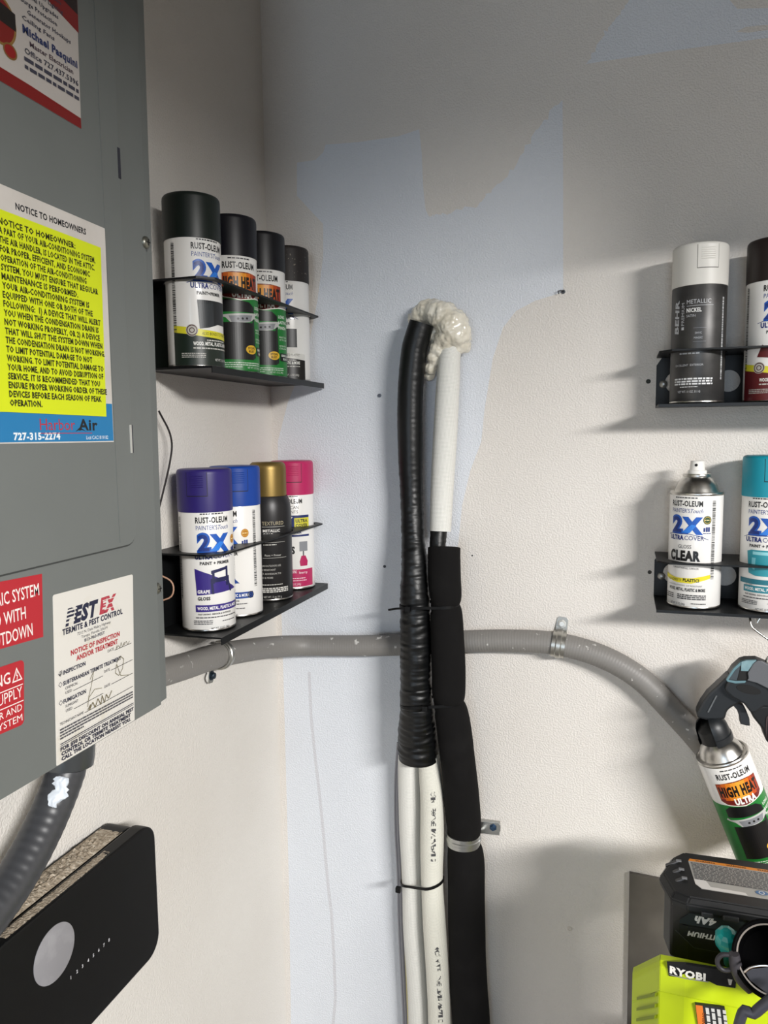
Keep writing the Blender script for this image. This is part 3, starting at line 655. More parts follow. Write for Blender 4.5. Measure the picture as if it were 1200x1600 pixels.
# company sticker, top
st = sticker('company_sticker', [(-.66, 1.7716), (-.5417, 1.7687), (-.5382, 1.915), (-.66, 1.915)], mat('#b9b3ae', .5), XD, pn, 'white company sticker with red bands')
p = Print(panel_fn(XD + .0003), unit=1)
p.poly([(-.66, 1.7716), (-.5417, 1.7687), (-.5417, 1.7775), (-.60, 1.7805), (-.66, 1.7820)], '#7a1412')
p.poly([(-.585, 1.860), (-.5390, 1.8490), (-.5382, 1.915), (-.66, 1.915), (-.66, 1.883)], '#7a1412'); p.poly([(-.56, 1.868), (-.539, 1.864), (-.5385, 1.9), (-.58, 1.9)], '#241210')
p.disc(-.629, 1.8170, .0165, .0185, '#8a6a34'); p.disc(-.629, 1.8170, .0145, .0165, '#7a1a14'); p.poly([(-.645, 1.817), (-.613, 1.815), (-.613, 1.828), (-.645, 1.832)], '#1c1612'); p.disc(-.6205, 1.7975, .0072, .0060, '#7a5a2a'); p.disc(-.6205, 1.7975, .0058, .0047, '#8e1a18')
for i, (t, x0, ww) in enumerate((('Residential & Commercial', -.606, .052), ('Service & Installation', -.612, .052), ('Indoor Lighting', -.592, .034), ('Panel Upgrades', -.600, .036), ('Surge Protection', -.606, .040), ('Generator Hookups', -.600, .050), ('Ceiling Fans', -.606, .036))):
    p.text(t, x0, 1.8680 - i * .0066, .0036, '#3a3a48', w=ww, res=1, bold=.02)
p.text('Michael Pasquini', -.606, 1.8185, .0062, '#27335e', w=.063, bold=.04); p.text('Master Electrician', -.599, 1.8110, .0040, '#4a3a44', w=.050, bold=.02)
p.text('Office 727.437.5396', -.605, 1.8035, .0044, '#3a3a48', w=.062, bold=.02); p.greek(-.606, -.543, 1.7975, .0030, '#3a3a48', 3); p.greek(-.606, -.543, 1.7915, .0028, '#3a3a48', 4)
p.build('sticker_print', st)
# pest control sticker
XC = PX + .0001
st = sticker('inspection_sticker', rounded([(-.6130, 1.2172, .001), (-.5031, 1.2172, .001), (-.4952, 1.3640, .002), (-.6057, 1.3660, .002)], 3), mat('#dcd9d2', .5, spots=('#cfc9b8', 30, .55, .2)), XC, pn, 'white pest inspection sticker with handwriting')
def pest_fn(x, y, off):      # sheet coordinates in mm: x 0..110, y 0..147, leaning as the sticker does
    return Vector(pw(XC + .0003 + off, -.6130 + .0075 * y / 147 + x * .001, 1.2172 + y * .001))
p = Print(pest_fn, unit=1)
p.text('PEST', 14, 119, 14, '#1a1e3a', w=44, bold=.06, shear=.25); p.text('EX', 59, 119, 14, '#b23a48', w=25, bold=.06, shear=.25)
for k in range(4): p.rect(10, 120.5 + k * 3.4, 26 + k, 121.9 + k * 3.4, '#dcd9d2')
for k in range(3): p.rect(66 - k, 121 + k * 4.4, 92, 121.7 + k * 4.4, '#dcd9d2')
p.text('TERMITE & PEST CONTROL', 10, 111.5, 5.2, '#1a1e3a', w=83, bold=.04)
p.text('7212 N. Dale Mabry Highway', 52, 106.6, 2.7, '#3a3a40', w=46, al='c'); p.text('Tampa, Florida 33614', 52, 102.6, 2.7, '#3a3a40', w=36, al='c'); p.text('813-960-PEST', 52, 98.4, 3, '#1a1e3a', w=28, al='c', bold=.02)
p.text('NOTICE OF INSPECTION', 54, 91, 4.6, '#b02a34', w=68, al='c', bold=.04); p.text('AND/OR TREATMENT', 56, 84.4, 4.6, '#b02a34', w=58, al='c', bold=.04)
p.text('DATE', 70, 79.5, 2.8, '#2a2a34', w=9); p.line(80, 79, 106, 79, .5, '#1a1a20'); p.stroke([(82, 79), (84, 83), (83, 80), (86, 82), (88, 79), (90, 84), (92, 79), (95, 83), (94, 80), (98, 83), (100, 79), (103, 82)], .5, '#6a6450')
for y, t, ww in ((77, 'INSPECTION', 29), (67.5, 'SUBTERRANEAN TERMITE TREATMENT', 80), (51.5, 'FUMIGATION', 29)):
    p.ring(6.2, y + 1.9, 1.9, 2.4, '#1a1e3a', 4); p.text(t, 9.5, y, 3.7, '#1a1e3a', w=ww, bold=.032)
p.stroke([(4.6, 79), (6, 77.6), (8, 81.5)], .7, '#1a1a20')
for y, t in ((63, 'CHEMICAL'), (59, 'USED'), (47, 'FUMIGANT'), (43, 'USED')): p.text(t, 12, y, 2.6, '#3a3a44', w=(16 if len(t) > 4 else 8))
for x0, x1, y in ((22, 62, 59), (74, 107, 61.5), (74, 107, 48), (22, 62, 42.5), (36, 107, 34)): p.line(x0, y, x1, y + (x1 - x0) * .02, .5, '#1a1a20')
p.text('DATE', 64, 62, 2.6, '#3a3a44', w=8); p.text('DATE', 64, 47.5, 2.6, '#3a3a44', w=8)
p.stroke([(44, 62), (49, 68), (46, 57), (42, 47), (40, 38), (42, 46), (50, 51), (60, 49)], .6, '#7a745c'); p.stroke([(82, 66), (88, 71), (93, 67), (91, 58), (85, 53), (80, 57), (82, 65), (88, 52), (100, 49)], .6, '#7a745c')
p.stroke([(40, 35), (44, 39), (42, 34), (47, 40), (50, 34), (54, 41), (58, 34), (60, 42), (63, 34), (66, 41), (69, 36), (74, 42)], .8, '#6a6040')
p.text("TECHNICIAN'S NAME", 4, 34, 2.5, '#3a3a44', w=30)
for k in range(4): p.greek(4, 106 if k < 3 else 34, 29.5 - k * 2.6, 1.4, '#4a4a52', k)
p.line(4, 17.6, 107, 18.6, .7, '#1a1e3a'); p.line(4, 16, 107, 17, .5, '#1a1e3a')
for k, (t, ww) in enumerate((('FOR $50 DISCOUNT ON ANNUAL PEST', 103), ('CONTROL OR TERMITE TREATMENT', 97), ('CALL THE LOCATION NEAREST YOU.', 97))): p.text(t, 4 + (k > 0), 11.4 - k * 4.4, 3.4, '#1a1e3a', w=ww, bold=.04)
p.build('sticker_print', st)
# red warning stickers (run out of the frame on the left)
RED = mat('#b3202c', .42); RW_ = '#f0e6e2'
st = sticker('warning_sticker', [(-.74, 1.3395), (-.6195, 1.3333), (-.6167, 1.3865), (-.74, 1.3915)], RED, XC, pn, 'red warning sticker, upper one')
p = Print(panel_fn(XC + .0003), unit=1)
for t, x1, z, ww in (('PHOTOVOLTAIC SYSTEM', -.6212, 1.3680, .098), ('EQUIPPED WITH', -.6372, 1.3520, .066), ('RAPID SHUTDOWN', -.6310, 1.3365, .076)): p.text(t, x1, z + .0015, .0105, RW_, w=ww, al='r', bold=.01)
p.build('sticker_print', st)
st = sticker('warning_sticker', rounded([(-.74, 1.2715, .004), (-.6462, 1.2677, .004), (-.6419, 1.3206, .004), (-.74, 1.3240, .004)], 4), RED, XC, pn, 'red warning sticker, lower one with triangle')
p = Print(panel_fn(XC + .0003), unit=1)
p.text('WARNING', -.6575, 1.3060, .0095, RW_, w=.052, al='r', bold=.01)
a, b, c = (-.6560, 1.3050), (-.6450, 1.3050), (-.6505, 1.3165); p.poly([a, b, c], RW_); k = lambda q: (-.6505 + (q[0] + .6505) * .72, 1.3088 + (q[1] - 1.3088) * .72); p.poly([k(a), k(b), k(c)], '#b3202c')
p.stroke([(-.6500, 1.3130), (-.6512, 1.3098), (-.6498, 1.3096), (-.6508, 1.3065)], .0007, RW_)
p.line(-.72, 1.3020, -.6450, 1.3010, .0008, RW_); p.line(-.72, 1.2885, -.6455, 1.2875, .0008, RW_)
p.text('DUAL POWER SUPPLY', -.6462, 1.2912, .0090, RW_, w=.090, al='r'); p.text('SOURCES: SOLAR AND', -.6475, 1.2800, .0060, RW_, w=.080, al='r'); p.text('UTILITY SYSTEM', -.6478, 1.2715, .0060, RW_, w=.062, al='r')
p.build('sticker_print', st)
# loose wires peeking out behind the panel's edge
tag(tube('wire', [(.012, -.345, 1.40), (.02, -.323, 1.47), (.02, -.320, 1.50), (.015, -.335, 1.53)], .0012, mat('#1c1718', .5), None, 8), 'thin black wire peeking out behind the grey panel edge', 'wire')
tag(tube('wire', [(.012, -.352, 1.300), (.031, -.348, 1.308), (.031, -.347, 1.325), (.012, -.352, 1.336)], .0010, mat('#b08a72', .5), None, 8), 'thin copper-coloured wire loop beside the lower left rack', 'wire')

# conduits ----------------------------------------------------------
CON = mat('#807d79', .5, spots=('#c9c7c2', 90, .66, .05)); 
def ribs(pitch, amp): return lambda s, a: 1 + amp * math.sin(2 * PI * s / pitch)
path = [(.0245, -.432, 1.2255), (.024, -.40, 1.222), (.022, -.31, 1.209), (.021, -.23, 1.199), (.022, -.15, 1.184), (.026, -.09, 1.172), (.038, -.05, 1.164), (.062, -.026, 1.160), (.10, -.019, 1.161), (.16, -.0175, 1.165), (.22, -.0175, 1.171), (.2672, -.0175, 1.179), (.3212, -.0175, 1.1838), (.39, -.0175, 1.190), (.4594, -.018, 1.1905), (.5228, -.018, 1.1765), (.576, -.018, 1.1484), (.6198, -.018, 1.1057), (.6588, -.018, 1.0633), (.70, -.018, 1.010), (.735, -.018, .955), (.755, -.018, .90), (.765, -.018, .70), (.768, -.018, .30)]
mb = MB(); TC = Tube(path, .0168, .0013); TC.mesh(mb, CON, 20, ribs(.0042, .009)); cg = mb.build('conduit_pipe')
tag(cg, 'long grey flexible conduit bending from the corner across the back wall', 'conduit')
# printing on the conduit
def conduit_strap(label, tpos, wide, ang_lug, screw_col, paint=None):
    i = min(range(TC.n), key=lambda q: (TC.fr[q][0] - Vector(tpos)).length); c, a, b, r, d = TC.fr[i]; tn = a.cross(b)
    M = Matrix(((a.x, b.x, tn.x, c.x), (a.y, b.y, tn.y, c.y), (a.z, b.z, tn.z, c.z), (0, 0, 0, 1)))
    t = thing('conduit_strap', label, 'pipe strap', c)
    MI = Matrix.Translation(-c) @ M; zinc = mat('#b4b2ab', .34, .9, spots=('#e0ded8', 60, .58, .1)); h = wide / 2
    mb = MB(); R0 = .0176; mbv = []
    prof = [(R0, -h), (R0 + .0016, -h), (R0 + .0016, -h * .45), (R0 + .0028, -h * .3), (R0 + .0028, h * .3), (R0 + .0016, h * .45), (R0 + .0016, h), (R0, h)]
    n = 28; vs = []; fs = []
    for r_, z_ in prof:
        for k in range(n + 1):
            q = -1.95 + 3.9 * k / n; vs.append(MI @ Vector((r_ * math.cos(q), r_ * math.sin(q), z_)))
    for j in range(len(prof) - 1):
        for k in range(n): fs.append((j * (n + 1) + k, j * (n + 1) + k + 1, (j + 1) * (n + 1) + k + 1, (j + 1) * (n + 1) + k))
    mb.add(vs, fs, zinc, True); mb.build('band', t)
    s = ang_lug; mb = MB(); y0 = s * (R0 - .003); y1 = s * (R0 + .022)
    fr = [MI @ Vector((x_, y_, z_)) for x_, y_, z_ in ((-.0155, y0, -h * .9), (-.0155, y1 - s * .003, -h * .9), (-.0155, y1, -h * .6), (-.0155, y1, h * .6), (-.0155, y1 - s * .003, h * .9), (-.0155, y0, h * .9))]
    mb.prism(fr, (MI.to_3x3() @ Vector((.0034, 0, 0))), mat('#9c9a94', .4, .8), bev=.0006); mb.build('lug', t)
    mb = MB(); M2 = MI @ Matrix.Translation((-.0122, s * (R0 + .0115), 0)) @ Matrix.Rotation(PI / 2, 4, 'Y')
    mb.lathe([(.0068, 0), (.0064, .001), (.0046, .0012), (.0046, .0045), (.004, .0052), (0, .0052)], mat(screw_col, .4, .7), 6 if paint is None else 18, M=M2, smooth=False); mb.build('screw', t)
    if paint:
        mb = MB(); mb.prism([(x_, y_, z_) for x_, y_, z_ in [tuple(MI @ Vector((-.0150, s * (R0 + .0105 + 0 * q) + .012 * math.sin(q) * (1 + .25 * math.sin(3 * q)), .009 * math.cos(q) * (1 + .2 * math.sin(5 * q))))) for q in [2 * PI * z / 22 for z in range(22)]]], (MI.to_3x3() @ Vector((.0016, 0, 0))), mat('#dcdad5', .5)); mb.build('paint_daub', t)
    return t
conduit_strap('galvanised strap holding the grey conduit right of the pipes', (.4622, -.018, 1.190), .019, 1 if TC.fr[900][2].z > 0 else -1, '#c9c7c1')
conduit_strap('paint-smeared strap on the grey conduit near the wall corner', (.021, -.222, 1.197), .014, -1 if TC.fr[200][2].z > 0 else 1, '#2e3a44', True)

CD = mat('#3c3d40', .38, spots=('#4b4c4f', 30, .5, .3))
path = [(.042, -.5455, 1.2150), (.042, -.5470, 1.203), (.042, -.552, 1.182), (.042, -.577, 1.150), (.042, -.607, 1.123), (.042, -.642, 1.102), (.042, -.70, 1.082), (.042, -.80, 1.07)]
dk = thing('conduit_pipe', 'dark grey ribbed conduit curving down out of the panel bottom', 'conduit', (.042, -.5455, 1.21))
mb = MB(); off = Vector((.042, -.5455, 1.21)); T2 = Tube([tuple(Vector(q) - off) for q in path], .0182, .0015); T2.mesh(mb, CD, 24, ribs(.0088, .009)); mb.build('ribbed_tube', dk)
mb = MB(); mb.lathe([(.019, -.028), (.0225, -.026), (.0235, -.018), (.0235, -.004), (.026, -.003), (.026, .006), (.02, .0062)], mat('#55585a', .3, .6), 28, M=Matrix.Rotation(-.12, 4, 'X')); mb.build('connector', dk)
mb = MB(); rp = random.Random(5); vs = []; fs = []
n, mm = 14, 12
for i in range(n + 1):
    for k in range(mm + 1):
        d = .022 + .030 * i / n; w_ = (.62 + .10 * math.sin(i * .9)) * math.sin(PI * (i + 1.2) / (n + 2)) ** .5; an = -.66 + w_ * (k / mm - .5) * 1.5 + .10 * math.sin(i * .7) + (.16 * noise.noise(Vector((i * 1.1, k * .2, 5))) if k in (0, 1, mm - 1, mm) else 0)
        edge = 0 if i in (0, n) or k in (0, mm) else 1
        vs.append(T2.surf(d + .02, an, -.0006 + edge * (.0014 + .0012 * noise.noise(Vector((i * .55, k * .6, 2))))))
for i in range(n):
    for k in range(mm): fs.append((i * (mm + 1) + k, i * (mm + 1) + k + 1, (i + 1) * (mm + 1) + k + 1, (i + 1) * (mm + 1) + k))
mb.add(vs, fs, mat('#cfd6de', .45), True); tag(mb.build('paint_smear', dk), 'white paint smear')

# network box on the left wall ---------------------------------------
rt_ = thing('network_box', 'black network terminal box with dusty top and round white sticker', 'network box', (0, -.555, .995))
def rw(x, y, z): return (x, y + .555, z - .995)
BLKP = mat('#0b0b0d', .45, spots=('#0f1012', 12, .5, .3), spec=.25); DUST = mat('#a89a87', .95, bump=(420, 1., .003), spots=('#dbd0be', 240, .5, .2))
def rr(x, y0, y1, z0, z1, r): return [rw(x, y, z) for y, z in rounded([(y0, z0, r), (y1, z0, r), (y1, z1, r), (y0, z1, r)], 8)]
Y0, Y1, Z0, Z1 = -.672, -.4355, .919, 1.0735
mb = MB(); mb.prism(rr(.006, Y0 + .004, Y1 - .004, Z0 + .004, Z1 - .002, .020), (.030, 0, 0), BLKP, bev=.002); mb.build('back_housing', rt_)
mb = MB(); mb.prism(rr(.036, Y0 + .007, Y1 - .007, Z0 + .007, Z1 - .006, .018), (.003, 0, 0), mat('#050506', .6)); mb.build('seam', rt_)
mb = MB(); mb.prism(rr(.0385, Y0, Y1, Z0, Z1, .022), (.0165, 0, 0), BLKP, bev=.0022); fc = mb.build('front_cover', rt_)
mb = MB(); mb.box(rw(0, Y0 + .03, Z0 + .03), rw(.0062, Y1 - .03, Z1 - .03), BLKP); mb.build('wall_bracket', rt_)
# dust: an uneven crust lying on the top faces
mb = MB(); vs = []; fs = []; nx, ny = 14, 90
for i in range(nx + 1):
    for k in range(ny + 1):
        x = .0065 + (.0285) * i / nx; y = Y0 + .024 + (Y1 - .030 - Y0 - .024) * k / ny
        e = min(i, nx - i, 3) / 3 * min(1, (ny - k) / 14) * min(1, k / 4)
        vs.append(rw(x, y, Z1 - .0021 + e * (.0026 + .0024 * noise.noise(Vector((x * 330, y * 330, 0))) + .0020 * noise.noise(Vector((x * 900, y * 900, 3))))))
for i in range(nx):
    for k in range(ny): q = i * (ny + 1) + k; fs.append((q, q + ny + 1, q + ny + 2, q + 1))
mb.add(vs, fs, DUST, True); nx2 = 5; vs = []; fs = []
for i in range(nx2 + 1):
    for k in range(ny + 1):
        x = .0405 + .012 * i / nx2; y = Y0 + .026 + (Y1 - .05 - Y0 - .026) * k / ny; e = min(i, nx2 - i, 1) * min(1, (ny - k) / 30)
        vs.append(rw(x, y, Z1 - .0003 + e * (.0007 + .0006 * noise.noise(Vector((x * 500, y * 400, 9))))))
for i in range(nx2):
    for k in range(ny): q = i * (ny + 1) + k; fs.append((q, q + ny + 1, q + ny + 2, q + 1))
mb.add(vs, fs, DUST, True); tag(mb.build('dust', rt_), 'beige dust crust along the top', None, None, 'stuff')
mb = MB(); M = Matrix.Translation(rw(.0549, -.5957, 1.0255)) @ Matrix.Rotation(PI / 2, 4, 'Y'); mb.lathe([(.0262, 0), (.0262, .0006), (.0256, .0008), (0, .0008)], mat('#8d8c90', .45, spots=('#98979b', 60, .5, .2)), 48, M=M); tag(mb.build('round_sticker', rt_), 'round pale grey sticker')
p = Print(lambda y, z, off: Vector(rw(.0551 + off, y, z)), unit=1)
for k in range(8): p.text(str(k + 1), -.5774 + k * .0079, .9862, .0034, '#c4c4c8', bold=.03)
p.build('number_print', rt_)

# pipe bundle --------------------------------------------------------
TAPE = mat('#08090a', .40, spec=.4, bump=(420, .25, .0004)); FOAMR = mat('#131212', .9, bump=(1500, .35, .0003), spots=('#191818', 30, .5, .3), spec=.15)
WOVEN = mat('#ecebe5', .55, grid=(1700, '#b3b1a8')); WOVEN2 = mat('#eceade', .55, grid=(1700, '#b0ada0'))
def wrinkle(s, a):
    w_ = .050 * noise.noise(Vector((math.cos(a) * 1.2, math.sin(a) * 1.2, s * 150))) + .036 * noise.noise(Vector((math.cos(a) * .7 + 4, math.sin(a) * .7, s * 330))) + .05 * noise.noise(Vector((math.cos(a) * .8, math.sin(a) * .8 + 7, s * 22)))
    k = (s % .034) / .034; return 1 + w_ + .02 * max(0, 1 - k * 9)
def calm(s, a): return 1 + (wrinkle(s, a) - 1) * (.25 if s < .20 else .25 + .75 * min(1, (s - .20) / .08))
TP = lambda u, v, y, r: tuple(at(u, v, y)) + (r,)
B = thing('insulated_pipe', 'black tape-wrapped pipe rising up the middle of the wall into foam', 'pipe', tuple(at(650, 1180, -.03)))
bo = Vector(B.location)
def loc(pts): return [tuple(Vector(q[:3]) - bo) + tuple(q[3:]) for q in pts]
mb = MB(); Tube(loc([TP(659, 505, -.034, .0182), TP(653, 525, -.034, .0188), TP(646, 555, -.034, .0190), TP(641, 620, -.033, .0190), TP(641, 700, -.033, .0187), TP(643, 770, -.034, .0170), TP(645, 830, -.041, .0172), TP(647, 880, -.052, .0192), TP(648, 930, -.058, .0222), TP(649, 946, -.059, .0220), TP(650, 1000, -.060, .0232), TP(650, 1090, -.059, .0236), TP(651, 1100, -.058, .0234), TP(651.5, 1122, -.054, .0268), TP(652, 1142, -.050, .0292), TP(653, 1162, -.047, .0306), TP(653, 1183, -.045, .0306)]), None, .0018).mesh(mb, TAPE, 36, calm); mb.build('tape_wrap', B)
def pipe_text(name, T, body, d0, d1, ang, h, par, reps=1):
    # text running along the tube: x of the text follows the tube, its height the circumference
    L = d1 - d0
    p = Print(lambda x, y, off: T.surf(d0 + x, ang + y / .017, off + .0008), unit=1, maxdx=.003)
    p.text(body, 0, -h / 2, h, '#4c4c4e', w=L, bold=.0, res=1); return p.build(name, par)
mb = MB(); TW1 = Tube(loc([TP(641, 1150, -.030, .0175), TP(640, 1200, -.028, .0182), TP(642, 1290, -.026, .0188), TP(645, 1370, -.025, .0175), TP(647, 1450, -.024, .0178), TP(652, 1530, -.024, .0175), TP(655, 1620, -.024, .0178), TP(657, 1900, -.024, .0178)]), None, .004); TW1.mesh(mb, WOVEN, 28); mb.build('woven_sleeve', B)
mb = MB(); TW2 = Tube(loc([TP(669, 1178, -.043, .0160), TP(671, 1200, -.044, .0168), TP(675, 1250, -.046, .0180), TP(675, 1320, -.047, .0182), TP(675, 1375, -.046, .0170), TP(679, 1450, -.046, .0180), TP(684, 1530, -.046, .0180), TP(687, 1620, -.046, .0178), TP(690, 1900, -.046, .0178)]), None, .004); TW2.mesh(mb, WOVEN2, 28); w2 = mb.build('woven_sleeve', B)
pipe_text('sleeve_print', TW2, '16.6SQ 1/4x1/2 x3/8 UV RESISTANT & WARRANTED', .045, .160, -.36, .0066, w2); pipe_text('sleeve_print', TW2, '16.6SQ 1/4x1/2 x3/8 UV RESISTANT & WARRANTED', .300, .425, -.36, .0066, w2)
CABG = mat('#8b8a90', .5); CABT = mat('#b9ae7c', .5)
for du, yy, m_ in ((-8.5, -.016, CABG), (-5.0, -.020, CABG)):
    tube('cable', loc([TP(631 + du, 1160, yy, .0026), TP(627 + du, 1220, yy, .0026), TP(627 + du, 1290, yy, .0026), TP(631 + du, 1370, yy, .0026), TP(632 + du, 1430, yy, .0026), TP(636 + du, 1520, yy, .0026), TP(640 + du, 1600, yy, .0026), TP(641 + du, 1700, yy, .0026)]), None, m_, B, 10)
tube('cable', loc([TP(629, 1165, -.030, .0024), TP(626.5, 1220, -.030, .0024), TP(627, 1290, -.030, .0024), TP(630.5, 1380, -.030, .0024), TP(633, 1450, -.030, .0024), TP(639, 1600, -.030, .0024), TP(641, 1700, -.030, .0024)]), None, CABT, B, 10)
# right-hand line: white sleeve above, black tape collar, black rubber foam below
Rr = thing('insulated_pipe', 'white woven pipe entering a thick black rubber foam sleeve', 'pipe', tuple(at(697, 860, -.03))); bo = Vector(Rr.location)
mb = MB(); Tube(loc([TP(712, 530, -.018, .0150), TP(703, 556, -.026, .0158), TP(700, 600, -.030, .0172), TP(695, 690, -.030, .0178), TP(691, 760, -.034, .0170), TP(688, 830, -.042, .0158)]), None, .004).mesh(mb, WOVEN, 28); mb.build('woven_sleeve', Rr)
mb = MB(); Tube(loc([TP(686, 828, -.043, .0126), TP(684, 850, -.048, .0120), TP(684, 870, -.052, .0120)]), None, .0018).mesh(mb, TAPE, 28, wrinkle); mb.build('tape_collar', Rr)
def soft(s, a): return 1 + .03 * noise.noise(Vector((math.cos(a), math.sin(a), s * 14)))
fo = [TP(694, 856, -.052, .0238), TP(694, 866, -.054, .0238), TP(694.5, 900, -.059, .0243), TP(696, 932, -.062, .0235), TP(694.5, 945, -.062, .0204), TP(697, 958, -.062, .0235), TP(699, 1000, -.062, .0246), TP(701, 1050, -.061, .0250), TP(701, 1085, -.060, .0245), TP(700, 1097, -.059, .0211), TP(705, 1112, -.057, .0247), TP(711, 1150, -.052, .0258), TP(718, 1210, -.045, .0265), TP(723, 1270, -.037, .0271), TP(725, 1295, -.034, .0256), TP(724, 1308, -.033, .0240), TP(725, 1320, -.033, .0256), TP(728, 1350, -.033, .0288), TP(729, 1450, -.033, .0286), TP(732, 1540, -.033, .0295), TP(737, 1620, -.033, .0298), TP(741, 1900, -.033, .0298)]
mb = MB(); TF = Tube(loc(fo), None, .003); TF.mesh(mb, FOAMR, 36, soft); mb.build('foam_sleeve', Rr)
# spray foam blob
fb = bmesh.new()
for u, v, y, r in ((648, 500, -.010, .012), (657, 492, -.015, .015), (668, 487, -.020, .017), (680, 489, -.024, .020), (694, 495, -.026, .022), (706, 508, -.028, .024), (713, 522, -.028, .0225), (718, 537, -.022, .0165), (700, 530, -.026, .020), (688, 545, -.024, .015), (680, 560, -.022, .013), (674, 574, -.018, .0115), (670, 585, -.012, .008), (690, 500, -.008, .02), (710, 520, -.006, .02), (676, 520, -.010, .02)):
    bmesh.ops.create_icosphere(fb, subdivisions=3, radius=r, matrix=Matrix.Translation(at(u, v, y)) @ Matrix.Rotation(u, 4, 'X'))
me = bpy.data.meshes.new('expanding_foam'); fb.to_mesh(me); fb.free(); o = bpy.data.objects.new('expanding_foam', me); COL.objects.link(o)
me.materials.append(mat('#ddd5c2', .25, coat=.4, spots=('#ebe6d8', 45, .42, .3)))
m = o.modifiers.new('r', 'REMESH'); m.mode = 'VOXEL'; m.voxel_size = .0016; m.use_smooth_shade = True
for i, (sc, st_) in enumerate(((.018, .008), (.005, .0026))):
    tx = bpy.data.textures.new('foam', 'CLOUDS'); tx.noise_scale = sc; tx.noise_depth = 2
    d = o.modifiers.new('d%d' % i, 'DISPLACE'); d.texture = tx; d.texture_coords = 'LOCAL'; d.strength = st_; d.mid_level = .5
tag(o, 'lumpy cream spray-foam blob sealing the pipes into the wall', 'spray foam')
# zip ties
ZIP = mat('#060607', .5, spec=.25)
def ellipse_band(name, par, c, rx, ry, th, ht, tilt, bo_, wob=0):
    mb = MB(); vs = []; fs = []; n = 56
    for i in range(n):
        q = 2 * PI * i / n; z = tilt * math.cos(q) + wob * math.sin(2 * q)
        for dr, dz_ in ((0, -ht / 2), (th, -ht / 2), (th, ht / 2), (0, ht / 2)): vs.append((c.x - bo_.x + (rx + dr) * math.cos(q), c.y - bo_.y + (ry + dr) * math.sin(q), c.z - bo_.z + z + dz_))
    for i in range(n):
        j = (i + 1) % n
        for k in range(4): fs.append((i * 4 + k, i * 4 + (k + 1) % 4, j * 4 + (k + 1) % 4, j * 4 + k))
    mb.add(vs, fs, ZIP, True); return mb.build(name, par)
def hull_band(par, circles, z_of, ht, bo_):
    """strap pulled tight round the given circles (x, y, r) ; z_of(x) its height"""
    pts = [(x + (r + .0006) * math.cos(q), y + (r + .0006) * math.sin(q)) for x, y, r in circles for q in [2 * PI * k / 40 for k in range(40)]]
    pts = sorted(set(pts)); 
    def half(ps):
        h = []
        for q in ps:
            while len(h) > 1 and (h[-1][0] - h[-2][0]) * (q[1] - h[-2][1]) - (h[-1][1] - h[-2][1]) * (q[0] - h[-2][0]) <= 0: h.pop()
            h.append(q)
        return h[:-1]
    H = half(pts) + half(pts[::-1]); mb = MB(); vs = []; fs = []; n = len(H); cx = sum(q[0] for q in H) / n; cy = sum(q[1] for q in H) / n
    for x, y in H:
        d = Vector((x - cx, y - cy)).normalized(); z = z_of(x)
        for e, dz_ in ((0, -ht / 2), (.0013, -ht / 2), (.0013, ht / 2), (0, ht / 2)): vs.append((x + d.x * e - bo_.x, y + d.y * e - bo_.y, z + dz_ - bo_.z))
    for i in range(n):
        j = (i + 1) % n
        for k in range(4): fs.append((i * 4 + k, i * 4 + (k + 1) % 4, j * 4 + (k + 1) % 4, j * 4 + k))
    mb.add(vs, fs, ZIP, False); return mb.build('band', par)
def ztie(label, v, lu, lr, ru, rr_, ly, ry_, head_u, slope=0., tail=None):
    a, b = at(lu, v, ly), at(ru, v, ry_); t = thing('zip_tie', label, 'zip tie', tuple((a + b) / 2)); bo_ = Vector(t.location)
    z_of = lambda x: a.z + (b.z - a.z) * (x - a.x) / (b.x - a.x) + slope * (x - a.x)
    hull_band(t, [(a.x, a.y, lr), (b.x, b.y, rr_)], z_of, .0042, bo_)
    h = at(head_u, v, ly - lr - .004); h.z = z_of(h.x); mb = MB(); mb.box((h.x - bo_.x - .004, h.y - bo_.y - .003, h.z - bo_.z - .0045), (h.x - bo_.x + .004, h.y - bo_.y + .004, h.z - bo_.z + .0035), ZIP, bev=.0008); mb.build('head', t)
    if tail:
        e = at(*tail, ly - .02); tube('tail', [tuple(h - bo_), tuple((h + e) / 2 - bo_ + Vector((0, -.004, .002))), tuple(e - bo_)], .0017, ZIP, t, 6, flat=.6)
    return t
ztie('black zip tie round tape-wrapped pipe and foam sleeve, upper one with loose tail', 945, 649, .0220, 694.5, .0204, -.059, -.062, 637, .0, (607, 953))
ztie('black zip tie round tape-wrapped pipe and foam sleeve, lower one', 1098, 651, .0234, 700, .0211, -.0585, -.059, 664, .05)
ztie('black zip tie round the two white sleeves and the grey cable', 1374, 645, .0178, 675, .0172, -.0255, -.046, 622, -.12)
# strap on the foam sleeve
i = min(range(TF.n), key=lambda q: abs(TF.fr[q][0].z + bo.z - at(724, 1308, -.032).z)); c = TF.fr[i][0] + bo
t = thing('pipe_strap', 'galvanised strap clamping the black foam sleeve to the wall', 'pipe strap', tuple(c)); zinc = mat('#b2b3b1', .3, .9)
mb = MB(); mb.lathe([(.0245, -.0085), (.0262, -.0085), (.0262, -.003), (.0272, -.002), (.0272, .002), (.0262, .003), (.0262, .0085), (.0245, .0085)], zinc, 40, -2.1, 2.1); mb.build('band', t)
mb = MB(); mb.prism([(.022, -c.y - .012, -.001), (.050, -c.y - .012, .004), (.054, -c.y - .012, .008), (.054, -c.y - .012, .017), (.050, -c.y - .012, .021), (.026, -c.y - .012, .019)], (0, .002, 0), zinc, bev=.0005); mb.build('lug', t)
mb = MB(); mb.box((.020, -c.y - .011, .0), (.052, -c.y, .018), zinc); mb.build('lug_web', t)
